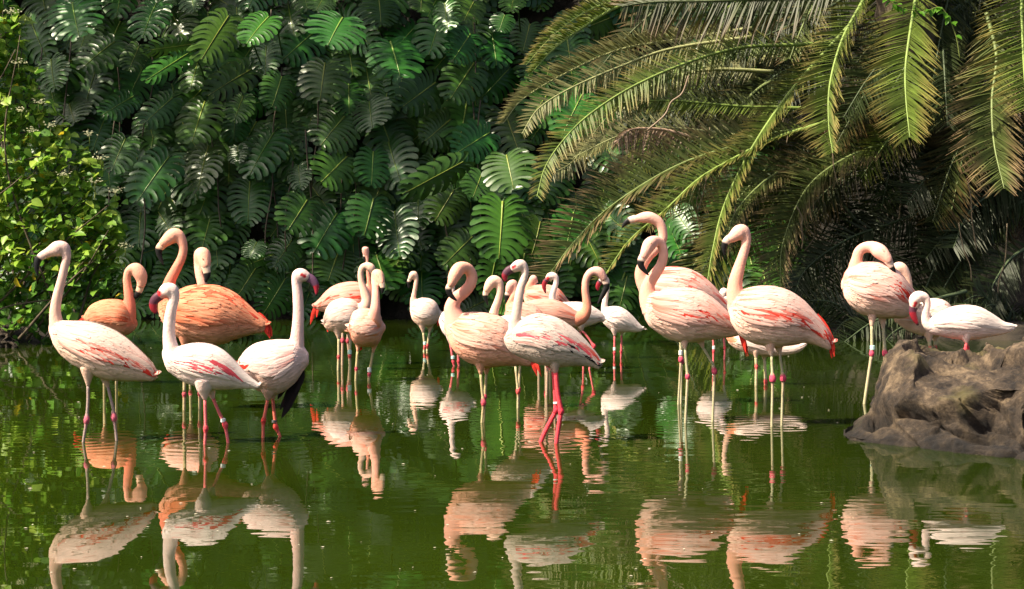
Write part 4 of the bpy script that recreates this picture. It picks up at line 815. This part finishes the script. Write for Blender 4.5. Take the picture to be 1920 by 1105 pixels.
flamingo('peach flamingo facing the viewer over the back of the large orange one', 'B', 722, 'peach', 'R',
 [(120, 420, 470), (150, 380, 510), (200, 360, 535), (260, 352, 545), (310, 355, 540), (345, 385, 515)],
 [(310, 430, 46, -.05), (318, 350, 30, -.1), (312, 290, 24, -.1), (296, 240, 21, -.08), (288, 195, 22, -.05), (296, 150, 32, -.05), (310, 150, 38, -.06), (325, 190, 28, -.1), (330, 210, 20, -.12)],
 [(328, 200, 21), (334, 225, 18), (336, 245, 15), (328, 272, 6)],
 [[(250, 540, 20), (250, 590), (248, 720, 10), (247, 756)], [(285, 540, 20), (286, 590), (288, 720, 10), (290, 758)]],
 tail=[([(120, 450), (135, 490), (132, 540)], 16)], kd=.9, eye=(318, 165), bill_dark=.5, legr=7, seed=4)
flamingo('white flamingo with dark red bill and pink legs, standing left of the rose one', 'B', 832, 'white', 'L',
 [(120, 585, 640), (140, 580, 690), (170, 583, 715), (210, 572, 742), (260, 562, 762), (310, 563, 775), (360, 575, 781), (410, 605, 780), (450, 645, 777), (490, 690, 775), (530, 730, 774), (562, 758, 774)],
 [(175, 645, 52), (153, 590, 38), (143, 525, 30), (146, 455, 28), (156, 395, 26), (166, 350, 26), (158, 315, 32), (135, 315, 38), (110, 330, 27), (98, 340, 20)],
 [(105, 335, 23), (82, 352, 23), (68, 375, 20), (72, 402, 16), (88, 424, 6)],
 [[(315, 775, 34), (318, 830), (322, 962, 13), (318, 1030)], [(330, 775, 30), (345, 830), (372, 890), (402, 950, 14), (416, 1038)]],
 red=(.30, .52, 1.42, 1.62, .40), red2=(.58, .70, 1.2, 1.5, .36), eye=(103, 322), patch=[(96, 328, 20, FACE), (125, 355, 24, (.80, .30, .26))], rings=[(392, 928, 9, 1, WHT)], bill_dark=.6, streak=.15, fluff=.7, seed=5)
flamingo('rose-white flamingo facing right with a dark wing hanging down', 'B', 820, 'rose', 'R',
 [(478, 645, 690), (500, 602, 740), (540, 570, 772), (580, 555, 792), (620, 548, 805), (660, 545, 800), (700, 546, 778), (740, 548, 742), (765, 565, 705)],
 [(720, 640, 60), (742, 570, 38), (749, 490, 29), (752, 410, 26), (749, 335, 25), (744, 280, 24), (752, 245, 32), (770, 243, 33), (790, 250, 25), (800, 256, 20)],
 [(792, 250, 22), (815, 263, 21), (832, 285, 17), (837, 310, 11), (836, 338, 4)],
 [[(615, 790, 30), (612, 830), (592, 925, 12), (590, 1000)], [(625, 795, 30), (626, 830), (641, 960, 13), (660, 1003)]],
 red=(.75, .95, 1.4, 1.9, .5), eye=(772, 240), patch=[(773, 240, 9, FACE), (784, 246, 10, FACE)], rings=[(634, 933, 6, 1, (.1, .1, .1))], bill_dark=.62, streak=.3, fluff=.7,
 dark_wing=[([(762, 690), (735, 740), (705, 820), (668, 920)], 22), ([(768, 700), (745, 770), (710, 850), (672, 915)], 20), ([(750, 700), (710, 740), (670, 790), (648, 830)], 20), ([(758, 690), (720, 750), (685, 830), (660, 880)], 20), ([(770, 690), (762, 740), (735, 800)], 18)], seed=6)
flamingo('pink flamingo with red tail whose raised head shows behind the two at centre-left', 'C', 684, 'salmon', 'R',
 [(95, 455, 472), (130, 425, 492), (180, 368, 505), (230, 332, 525), (300, 310, 545), (360, 305, 552), (420, 318, 552), (465, 355, 525)],
 [(440, 430, 40), (462, 360, 22), (455, 290, 16), (447, 220, 13), (443, 160, 12), (440, 115, 18), (432, 95, 24), (430, 120, 18), (430, 135, 13)],
 [(430, 128, 14), (429, 148, 12), (430, 165, 10), (431, 180, 4)],
 [[(295, 540, 18), (288, 600), (287, 685, 14), (284, 842)], [(320, 540, 18), (318, 600), (316, 690, 14), (330, 842)]],
 tail=[([(120, 455), (95, 500), (75, 580)], 20), ([(135, 465), (120, 500), (118, 545)], 14)], red=(.3, .95, 1.0, 1.8, .35), legr=9, seed=7)
flamingo('cream-backed flamingo with curved neck, behind the orange one at centre-left', 'C', 694, 'cream', 'R',
 [(168, 550, 592), (180, 492, 612), (210, 442, 628), (260, 416, 634), (310, 412, 634), (360, 425, 628), (405, 470, 610)],
 [(400, 510, 56), (440, 440, 36), (425, 370, 28), (407, 310, 22), (401, 255, 20), (412, 215, 21), (440, 203, 25), (465, 215, 30), (480, 240, 22), (486, 255, 16)],
 [(484, 250, 16), (490, 275, 13), (486, 300, 6)],
 [[(255, 625, 24), (262, 680), (262, 790, 12), (258, 870)], [(325, 625, 24), (332, 690), (328, 788, 12), (330, 876)]],
 tail=[([(205, 590), (195, 615), (188, 640)], 16)], rings=[(328, 762, 14, 1, MINT)], streak=.3, legr=9, seed=8)
flamingo('orange-breasted flamingo facing the viewer at centre-left with a white leg ring', 'C', 714, 'peach', 'R',
 [(332, 570, 640), (350, 512, 690), (380, 487, 716), (430, 480, 727), (480, 488, 723), (520, 510, 702), (542, 560, 645)],
 [(490, 570, 56, -.1), (503, 495, 36, -.14), (506, 420, 28, -.12), (502, 350, 25, -.08), (494, 290, 24, -.04), (505, 258, 34, -.04), (520, 268, 40, -.05), (538, 302, 28, -.08), (546, 322, 19, -.1)],
 [(544, 316, 19), (550, 340, 16), (548, 362, 11), (545, 380, 4)],
 [[(388, 715, 18), (384, 760), (376, 868, 11), (372, 945)], [(488, 715, 20), (478, 770), (455, 905, 12), (452, 950)]],
 kd=1.15, rings=[(456, 878, 15, 1, WHT)], eye=(512, 262), patch=[(480, 610, 70, (.80, .26, .10))], bill_dark=.45, streak=.5, legr=9, tail=[([(400, 690), (402, 730), (398, 755)], 12)], seed=9)
flamingo('small cream-white flamingo alone at the centre with thin raised neck', 'C', 659, 'cream', 'L',
 [(724, 470, 502), (740, 432, 555), (780, 415, 592), (820, 410, 600), (860, 420, 592), (890, 445, 572), (908, 490, 545)],
 [(765, 510, 40), (741, 440, 22), (747, 385, 16), (757, 330, 15), (762, 285, 15), (752, 258, 20), (738, 262, 25), (722, 284, 16), (715, 295, 12)],
 [(718, 292, 13), (711, 312, 10), (711, 330, 7), (713, 348, 3)],
 [[(800, 592, 20), (808, 640), (818, 728, 11), (812, 756)], [(850, 592, 20), (845, 640), (832, 722, 11), (830, 756)]],
 tail=[([(890, 520), (905, 560), (900, 595)], 16)], rings=[(818, 703, 10, 0, MINT)], legr=7.5, streak=.2, eye=(738, 258), seed=10)
flamingo('white flamingo mostly hidden behind the neck of the central peach one', 'D', 686, 'white', 'L',
 [(72, 352, 400), (85, 328, 430), (110, 320, 462), (140, 325, 480), (180, 335, 485), (215, 360, 470), (240, 400, 445)],
 [(110, 390, 34), (125, 330, 24), (132, 280, 18), (136, 220, 15), (138, 170, 15), (150, 140, 18), (160, 138, 22), (150, 155, 18), (145, 165, 13)],
 [(147, 160, 13), (140, 180, 11), (142, 200, 5)],
 [[(125, 470, 16), (127, 500), (142, 590, 9), (146, 612)], [(160, 470, 16), (165, 500), (168, 590, 9), (170, 612)]],
 red=(.3, .7, 1.0, 1.8, .4), rings=[(140, 567, 8, 0, MINT)], legr=6.5, streak=.2, seed=11)
flamingo('big peach flamingo at the centre with its neck curled and bill on its breast', 'D', 792, 'peach', 'L',
 [(108, 350, 440), (130, 342, 500), (160, 340, 547), (200, 333, 582), (250, 328, 606), (300, 330, 619), (350, 340, 618), (400, 357, 614), (450, 405, 612), (500, 482, 608), (545, 550, 612)],
 [(175, 430, 76), (143, 345, 52), (136, 300, 42), (156, 255, 35), (200, 220, 32), (232, 180, 30), (240, 132, 30), (215, 95, 31, -.02), (175, 97, 38, -.05), (150, 135, 36, -.08), (136, 172, 25, -.1), (128, 190, 19, -.1)],
 [(132, 182, 20), (120, 205, 18), (128, 230, 15), (145, 250, 10), (162, 264, 4)],
 [[(285, 605, 26), (288, 660), (295, 740), (303, 805, 15), (294, 912)], [(318, 612, 24), (316, 665), (308, 780, 13), (302, 912)]],
 tail=[([(540, 570), (570, 610), (600, 705)], 20), ([(550, 575), (585, 610), (610, 690)], 14)], eye=(160, 118), bill_dark=.30, streak=.55, seed=12)
flamingo('grey-white flamingo with thick red legs and black wing edge, in front at the centre', 'D', 830, 'grey', 'L',
 [(420, 445, 500), (440, 415, 530), (480, 386, 556), (530, 352, 577), (580, 336, 597), (630, 340, 612), (680, 355, 617), (730, 380, 617), (780, 415, 612), (830, 465, 612), (880, 525, 618), (912, 575, 628)],
 [(490, 460, 56), (466, 400, 34), (478, 330, 27), (488, 260, 25), (500, 200, 23), (518, 145, 20), (524, 105, 20), (506, 75, 27), (485, 82, 32), (460, 95, 24), (450, 102, 20)],
 [(457, 96, 23), (434, 108, 22), (416, 130, 18), (417, 150, 13), (424, 168, 5)],
 [[(680, 605, 26), (685, 650), (693, 740), (713, 850, 17), (687, 1028)], [(670, 605, 26), (676, 650), (684, 760), (690, 850, 17), (610, 1012)]],
 red=(.28, .82, 1.2, 1.6, .36), black=(.60, .98, 1.45, 1.95), eye=(470, 82), patch=[(469, 83, 8, FACE), (459, 89, 10, FACE)], rings=[(690, 812, 5, 1, WHT)], legr=13, bill_dark=.55, streak=.35, seed=13)
flamingo('cream flamingo looking left, its body behind the central peach one', 'D', 765, 'cream', 'L',
 [(335, 400, 450), (355, 370, 500), (400, 350, 540), (450, 345, 560), (500, 350, 565), (550, 375, 560), (600, 430, 555), (640, 490, 550)],
 [(390, 430, 48), (355, 370, 32), (360, 320, 24), (378, 270, 21), (390, 220, 20), (385, 175, 24), (360, 160, 30), (340, 175, 30), (322, 205, 22), (315, 222, 15)],
 [(320, 212, 18), (312, 232, 15), (313, 255, 11), (325, 290, 4)],
 [[(465, 550, 18), (472, 620), (486, 745, 13), (484, 836)], [(505, 550, 18), (496, 620), (489, 742, 13), (488, 836)]],
 eye=(335, 172), bill_dark=.5, streak=.25, legr=7, seed=14)
flamingo('salmon flamingo with drooped bill squeezed behind the grey-white neck', 'G', 742, 'salmon', 'L',
 [(345, 690, 760), (365, 620, 880), (420, 580, 980), (500, 580, 1020), (600, 600, 1040), (700, 640, 1050), (800, 760, 1040), (900, 900, 1020)],
 [(440, 720, 80), (400, 640, 58), (420, 560, 45), (455, 490, 40), (462, 420, 38), (440, 370, 44), (405, 390, 52), (385, 440, 42), (375, 475, 30)],
 [(382, 462, 34), (365, 510, 30), (362, 560, 22), (375, 620, 9)],
 [[(920, 960, 30), (900, 1040), (905, 1270, 20), (895, 1640)], [(830, 960, 30), (810, 1040), (820, 1300, 20), (810, 1640)]],
 bill_dark=.35, legr=15, streak=.5, seed=15)
flamingo('salmon flamingo with its head turned away, at the back of the central cluster', 'G', 676, 'salmon', 'L',
 [(560, 480, 560), (590, 420, 640), (660, 395, 700), (750, 385, 730), (850, 390, 740), (940, 430, 730), (1010, 520, 700), (1055, 580, 640)],
 [(640, 520, 80), (610, 440, 50), (620, 390, 40), (640, 350, 38), (655, 315, 40), (668, 320, 42), (680, 345, 34), (690, 365, 26)],
 [(686, 358, 28), (705, 385, 24), (715, 410, 10)],
 [[(720, 700, 40), (722, 800), (720, 1150, 22), (720, 1236)], [(850, 700, 40), (850, 800), (848, 1150, 22), (846, 1236)]],
 red=(.3, .9, 1.0, 1.8, .3), legr=15, streak=.7, nseg_w=(9, 8), seed=16)
flamingo('white flamingo with red bill walking with one red leg bent, behind the salmon one', 'G', 692, 'white', 'L',
 [(850, 620, 700), (880, 590, 760), (950, 585, 830), (1050, 580, 860), (1150, 580, 868), (1250, 595, 860), (1340, 640, 830), (1420, 700, 800), (1450, 745, 800)],
 [(930, 660, 76), (880, 590, 46), (872, 520, 38), (892, 440, 34), (915, 370, 33), (912, 310, 38), (880, 285, 44), (845, 290, 42), (822, 320, 32), (815, 335, 26)],
 [(820, 325, 30), (795, 350, 28), (780, 390, 26), (785, 430, 20), (798, 478, 8)],
 [[(1195, 850, 40), (1210, 910), (1260, 960), (1340, 1075, 24), (1290, 1330)], [(1170, 850, 40), (1190, 915), (1220, 1130, 22), (1225, 1330)]],
 eye=(845, 280), patch=[(822, 315, 26, FACE)], legr=13, bill_dark=.3, streak=.15, nseg_w=(9, 8), seed=17)
flamingo('salmon-backed flamingo facing right with an arched neck and black hooked bill', 'G', 702, 'salmon', 'R',
 [(542, 640, 690), (570, 590, 720), (640, 562, 750), (740, 548, 780), (850, 548, 815), (950, 570, 845), (1050, 620, 860), (1140, 680, 862), (1220, 720, 820)],
 [(1130, 780, 90), (1215, 740, 75), (1262, 660, 56), (1258, 560, 47), (1245, 460, 44), (1248, 360, 43), (1275, 280, 44), (1330, 235, 50), (1395, 240, 58), (1440, 290, 50), (1465, 335, 38)],
 [(1455, 315, 42), (1478, 365, 38), (1482, 410, 34), (1460, 460, 30), (1425, 530, 24), (1385, 605, 8)],
 [[(800, 800, 40), (800, 880), (802, 1180, 24), (800, 1390)], [(900, 820, 40), (900, 900), (905, 1180, 24), (905, 1390)]],
 eye=(1420, 262), bill_dark=.30, streak=.6, legr=15, seed=18)
flamingo('white flamingo at the right end of the central cluster with fluffy tail', 'G', 672, 'white', 'L',
 [(1424, 690, 740), (1440, 655, 800), (1480, 640, 850), (1540, 632, 900), (1600, 632, 920), (1660, 650, 920), (1720, 690, 915), (1780, 750, 915), (1830, 810, 915), (1870, 850, 905)],
 [(1490, 720, 60), (1458, 660, 40), (1465, 580, 34), (1478, 500, 32), (1490, 420, 31), (1490, 350, 32), (1465, 320, 38), (1430, 330, 36), (1412, 350, 28)],
 [(1418, 345, 30), (1395, 375, 28), (1382, 415, 22), (1392, 455, 8)],
 [[(1570, 900, 36), (1572, 970), (1570, 1150, 17), (1568, 1212)], [(1660, 905, 34), (1655, 965), (1652, 1140, 17), (1650, 1212)]],
 rings=[(1570, 1105, 18, 0, WHT)], legr=12, streak=.1, fluff=1.6, nseg_w=(9, 8), seed=20)
flamingo('pink flamingo stretching its head forward to the left, behind the right-hand pair', 'E', 758, 'pink', 'L',
 [(150, 420, 500), (185, 390, 560), (230, 365, 600), (290, 352, 625), (350, 352, 640), (410, 362, 640), (470, 392, 630), (530, 440, 620), (580, 500, 615), (625, 560, 612)],
 [(205, 480, 62), (160, 430, 40), (150, 370, 31), (180, 310, 27), (232, 255, 25), (268, 205, 25), (268, 150, 26), (245, 105, 28), (200, 82, 32), (165, 82, 30), (130, 88, 22), (112, 92, 18)],
 [(120, 88, 21), (95, 95, 19), (75, 105, 16), (58, 122, 10), (46, 140, 3)],
 [[(365, 630, 20), (362, 720), (366, 855, 15), (352, 1098)], [(385, 630, 20), (378, 720), (376, 870, 13), (372, 1098)]],
 rings=[(364, 818, 13, 0, WHT)], red=(.2, .9, .2, 1.5, .12), eye=(195, 78), bill_dark=.42, streak=.75, legr=7, seed=21)
flamingo('pink flamingo with an s-shaped neck and lowered black-tipped bill, front of the right group', 'E', 792, 'pink', 'L',
 [(162, 500, 590), (190, 478, 660), (230, 482, 702), (290, 468, 737), (350, 462, 758), (400, 465, 764), (450, 475, 760), (500, 496, 752), (550, 530, 746), (600, 576, 738), (650, 625, 730), (685, 670, 722)],
 [(225, 575, 76), (190, 510, 52), (192, 450, 36), (225, 395, 31), (258, 345, 28), (274, 285, 26), (262, 230, 27), (228, 212, 32, -.02), (195, 230, 40, -.05), (172, 270, 32, -.07), (155, 305, 22, -.08)],
 [(162, 290, 24), (146, 318, 21), (146, 345, 17), (165, 372, 11), (186, 396, 4)],
 [[(385, 752, 22), (388, 800), (402, 948, 14), (390, 1198)], [(478, 748, 24), (495, 800), (545, 880), (556, 924, 16), (546, 1198)]],
 tail=[([(640, 650), (690, 700), (715, 770), (735, 855)], 22), ([(650, 650), (685, 690), (705, 750)], 22)], red=(.40, .62, 1.3, 1.6, .34), eye=(198, 222), bill_dark=.32, streak=.55, seed=22)
flamingo('tall pink-white flamingo with long red wing stripe and drooping red tail', 'E', 799, 'pink', 'L',
 [(632, 540, 600), (650, 500, 660), (690, 480, 722), (740, 465, 757), (800, 456, 777), (860, 457, 786), (920, 468, 786), (980, 496, 777), (1040, 540, 765), (1100, 608, 775), (1150, 675, 793), (1180, 735, 800)],
 [(720, 590, 78), (672, 525, 54), (664, 450, 41), (680, 375, 34), (700, 310, 28), (719, 250, 26), (726, 195, 27), (708, 158, 37), (685, 165, 43), (652, 188, 31), (628, 202, 22)],
 [(637, 195, 24), (616, 212, 21), (606, 235, 17), (604, 260, 11), (607, 288, 4)],
 [[(850, 780, 26), (858, 840), (864, 960, 19), (859, 1219)], [(905, 775, 26), (915, 840), (932, 962, 18), (924, 1219)]],
 tail=[([(1110, 610), (1165, 690), (1195, 770), (1210, 885)], 24), ([(1130, 640), (1180, 730), (1200, 840)], 20), ([(1150, 700), (1190, 780), (1198, 850)], 18)],
 red=(.28, .98, 1.38, 1.70, .9), red2=(.8, 1.2, .7, 1.5, .8), eye=(665, 180), bill_dark=.42, streak=.40, seed=23)
flamingo('cream flamingo feeding low behind the tall pink-white one, its head hidden', 'I', 722, 'cream', 'L',
 [(235, 570, 620), (300, 552, 675), (400, 540, 712), (500, 555, 732), (600, 590, 745), (700, 630, 740), (800, 645, 730), (900, 632, 700), (955, 626, 648)],
 [(330, 610, 60), (262, 590, 40), (225, 540, 30), (205, 470, 27), (195, 400, 25), (190, 330, 24), (188, 260, 24), (200, 215, 26), (215, 205, 30), (235, 225, 24), (245, 240, 18)],
 [(242, 232, 20), (258, 260, 17), (262, 290, 8)],
 [[(480, 715, 26), (482, 760), (488, 840, 18), (485, 940)], [(570, 730, 30), (578, 790), (588, 985, 20), (586, 1014)]],
 patch=[(270, 610, 90, (.82, .32, .18))], legr=15, streak=.3, nseg_w=(9, 8), seed=24)
flamingo('white-headed flamingo hidden behind the right group, only crown and thin legs showing', 'I', 676, 'white', 'L',
 [(-60, 290, 360), (-20, 240, 440), (40, 220, 490), (100, 230, 500), (160, 260, 480), (210, 320, 440)],
 [(30, 330, 60), (60, 250, 34), (110, 190, 28), (160, 170, 28), (185, 140, 42), (190, 150, 44), (180, 185, 30), (175, 200, 22)],
 [(178, 195, 24), (170, 220, 20), (172, 245, 8)],
 [[(80, 470, 24), (82, 560), (86, 695, 14), (84, 785)], [(190, 470, 24), (190, 560), (200, 668, 14), (196, 785)]],
 rings=[(88, 660, 16, 0, WHT)], legr=10, nseg_w=(8, 7), seed=25)
flamingo('pale pink flamingo preening its back beside the rock with one foot in the water', 'F', 757, 'pink', 'L',
 [(54, 222, 290), (66, 192, 322), (90, 167, 357), (130, 154, 387), (170, 151, 400), (220, 154, 406), (260, 165, 410), (300, 192, 410), (340, 240, 405), (375, 290, 385)],
 [(120, 230, 48), (108, 180, 34), (114, 140, 26), (124, 105, 24), (150, 85, 25), (185, 84, 29, -.02), (212, 104, 35, -.06), (236, 132, 26, -.09), (250, 155, 18, -.10)],
 [(244, 146, 20), (256, 168, 15), (266, 186, 11), (274, 200, 5)],
 [[(180, 398, 20), (178, 450), (179, 520), (178, 572, 13), (144, 803)], [(237, 400, 20), (242, 460), (250, 572, 13), (244, 700)]],
 red=(.62, 1.2, 1.0, 1.9, .55), rings=[(181, 544, 10, 0, MINT)], eye=(215, 95), bill_dark=.5, streak=.5, legr=8, seed=26)
flamingo('cream flamingo behind the preening one, facing away on the rock', 'F', 752, 'cream', 'L',
 [(292, 400, 425), (330, 370, 455), (380, 338, 478), (430, 324, 491), (480, 320, 492), (520, 332, 480), (546, 360, 445)],
 [(370, 400, 52), (345, 340, 36), (345, 280, 28), (340, 225, 26), (322, 188, 30), (305, 182, 32), (298, 200, 26), (295, 215, 20)],
 [(296, 208, 22), (285, 235, 18), (285, 255, 8)],
 [[(440, 485, 20), (443, 520), (446, 550, 9), (447, 572)], [(482, 485, 20), (482, 520), (483, 550, 9), (484, 572)]],
 legr=9, streak=.25, zend=.40, nseg_w=(9, 8), seed=27)
flamingo('white flamingo with dark red bill tucked to its breast, standing on the rock', 'F', 800, 'white', 'L',
 [(438, 425, 468), (462, 404, 482), (500, 380, 492), (560, 356, 503), (620, 350, 510), (680, 360, 503), (740, 394, 492), (790, 428, 482), (830, 440, 468)],
 [(480, 445, 36), (448, 448, 24), (432, 425, 20), (431, 385, 18), (438, 345, 18), (428, 315, 21), (400, 310, 27), (382, 325, 28), (376, 350, 20), (374, 362, 16)],
 [(375, 356, 18), (372, 382, 17), (380, 410, 14), (396, 442, 5)],
 [[(610, 500, 18), (611, 525), (607, 550, 9), (604, 580)], [(622, 505, 16), (626, 525), (632, 545, 9), (638, 566)]],
 eye=(385, 318), patch=[(380, 340, 10, FACE), (376, 352, 9, FACE)], legr=8, bill_dark=.4, streak=.1, fluff=.7, zend=.44, nseg_w=(10, 8), seed=28)

# ------------------------------------------------------------------ specks of down and petals floating on the pond
rng = random.Random(77); m_ = MB()
for i in range(110):
    y = rng.uniform(612, 1090); x = rng.uniform(0, 1600 if y > 700 else 1500); d = dist_of(y); p = P(x, y, d); r = rng.uniform(.002, .006) * (.5 + d / 16); a = rng.uniform(0, 6.28)
    q = [(math.cos(a + b) * r * e, math.sin(a + b) * r, 0) for b, e in ((0, 2.6), (1.3, .8), (2.6, 1.1), (3.6, 2.0), (5, .7))]
    m_.add([np.array((p[0] + u[0], p[1] + u[1], .003)) for u in q] + [np.array((p[0], p[1], .003 + r * .5))], [(0, 1, 5), (1, 2, 5), (2, 3, 5), (3, 4, 5), (4, 0, 5)], (.55, .50, .38))
tag(m_.obj('floating_down', M_feather), 'tiny pale specks of down floating on the green water', 'down', kind='stuff')
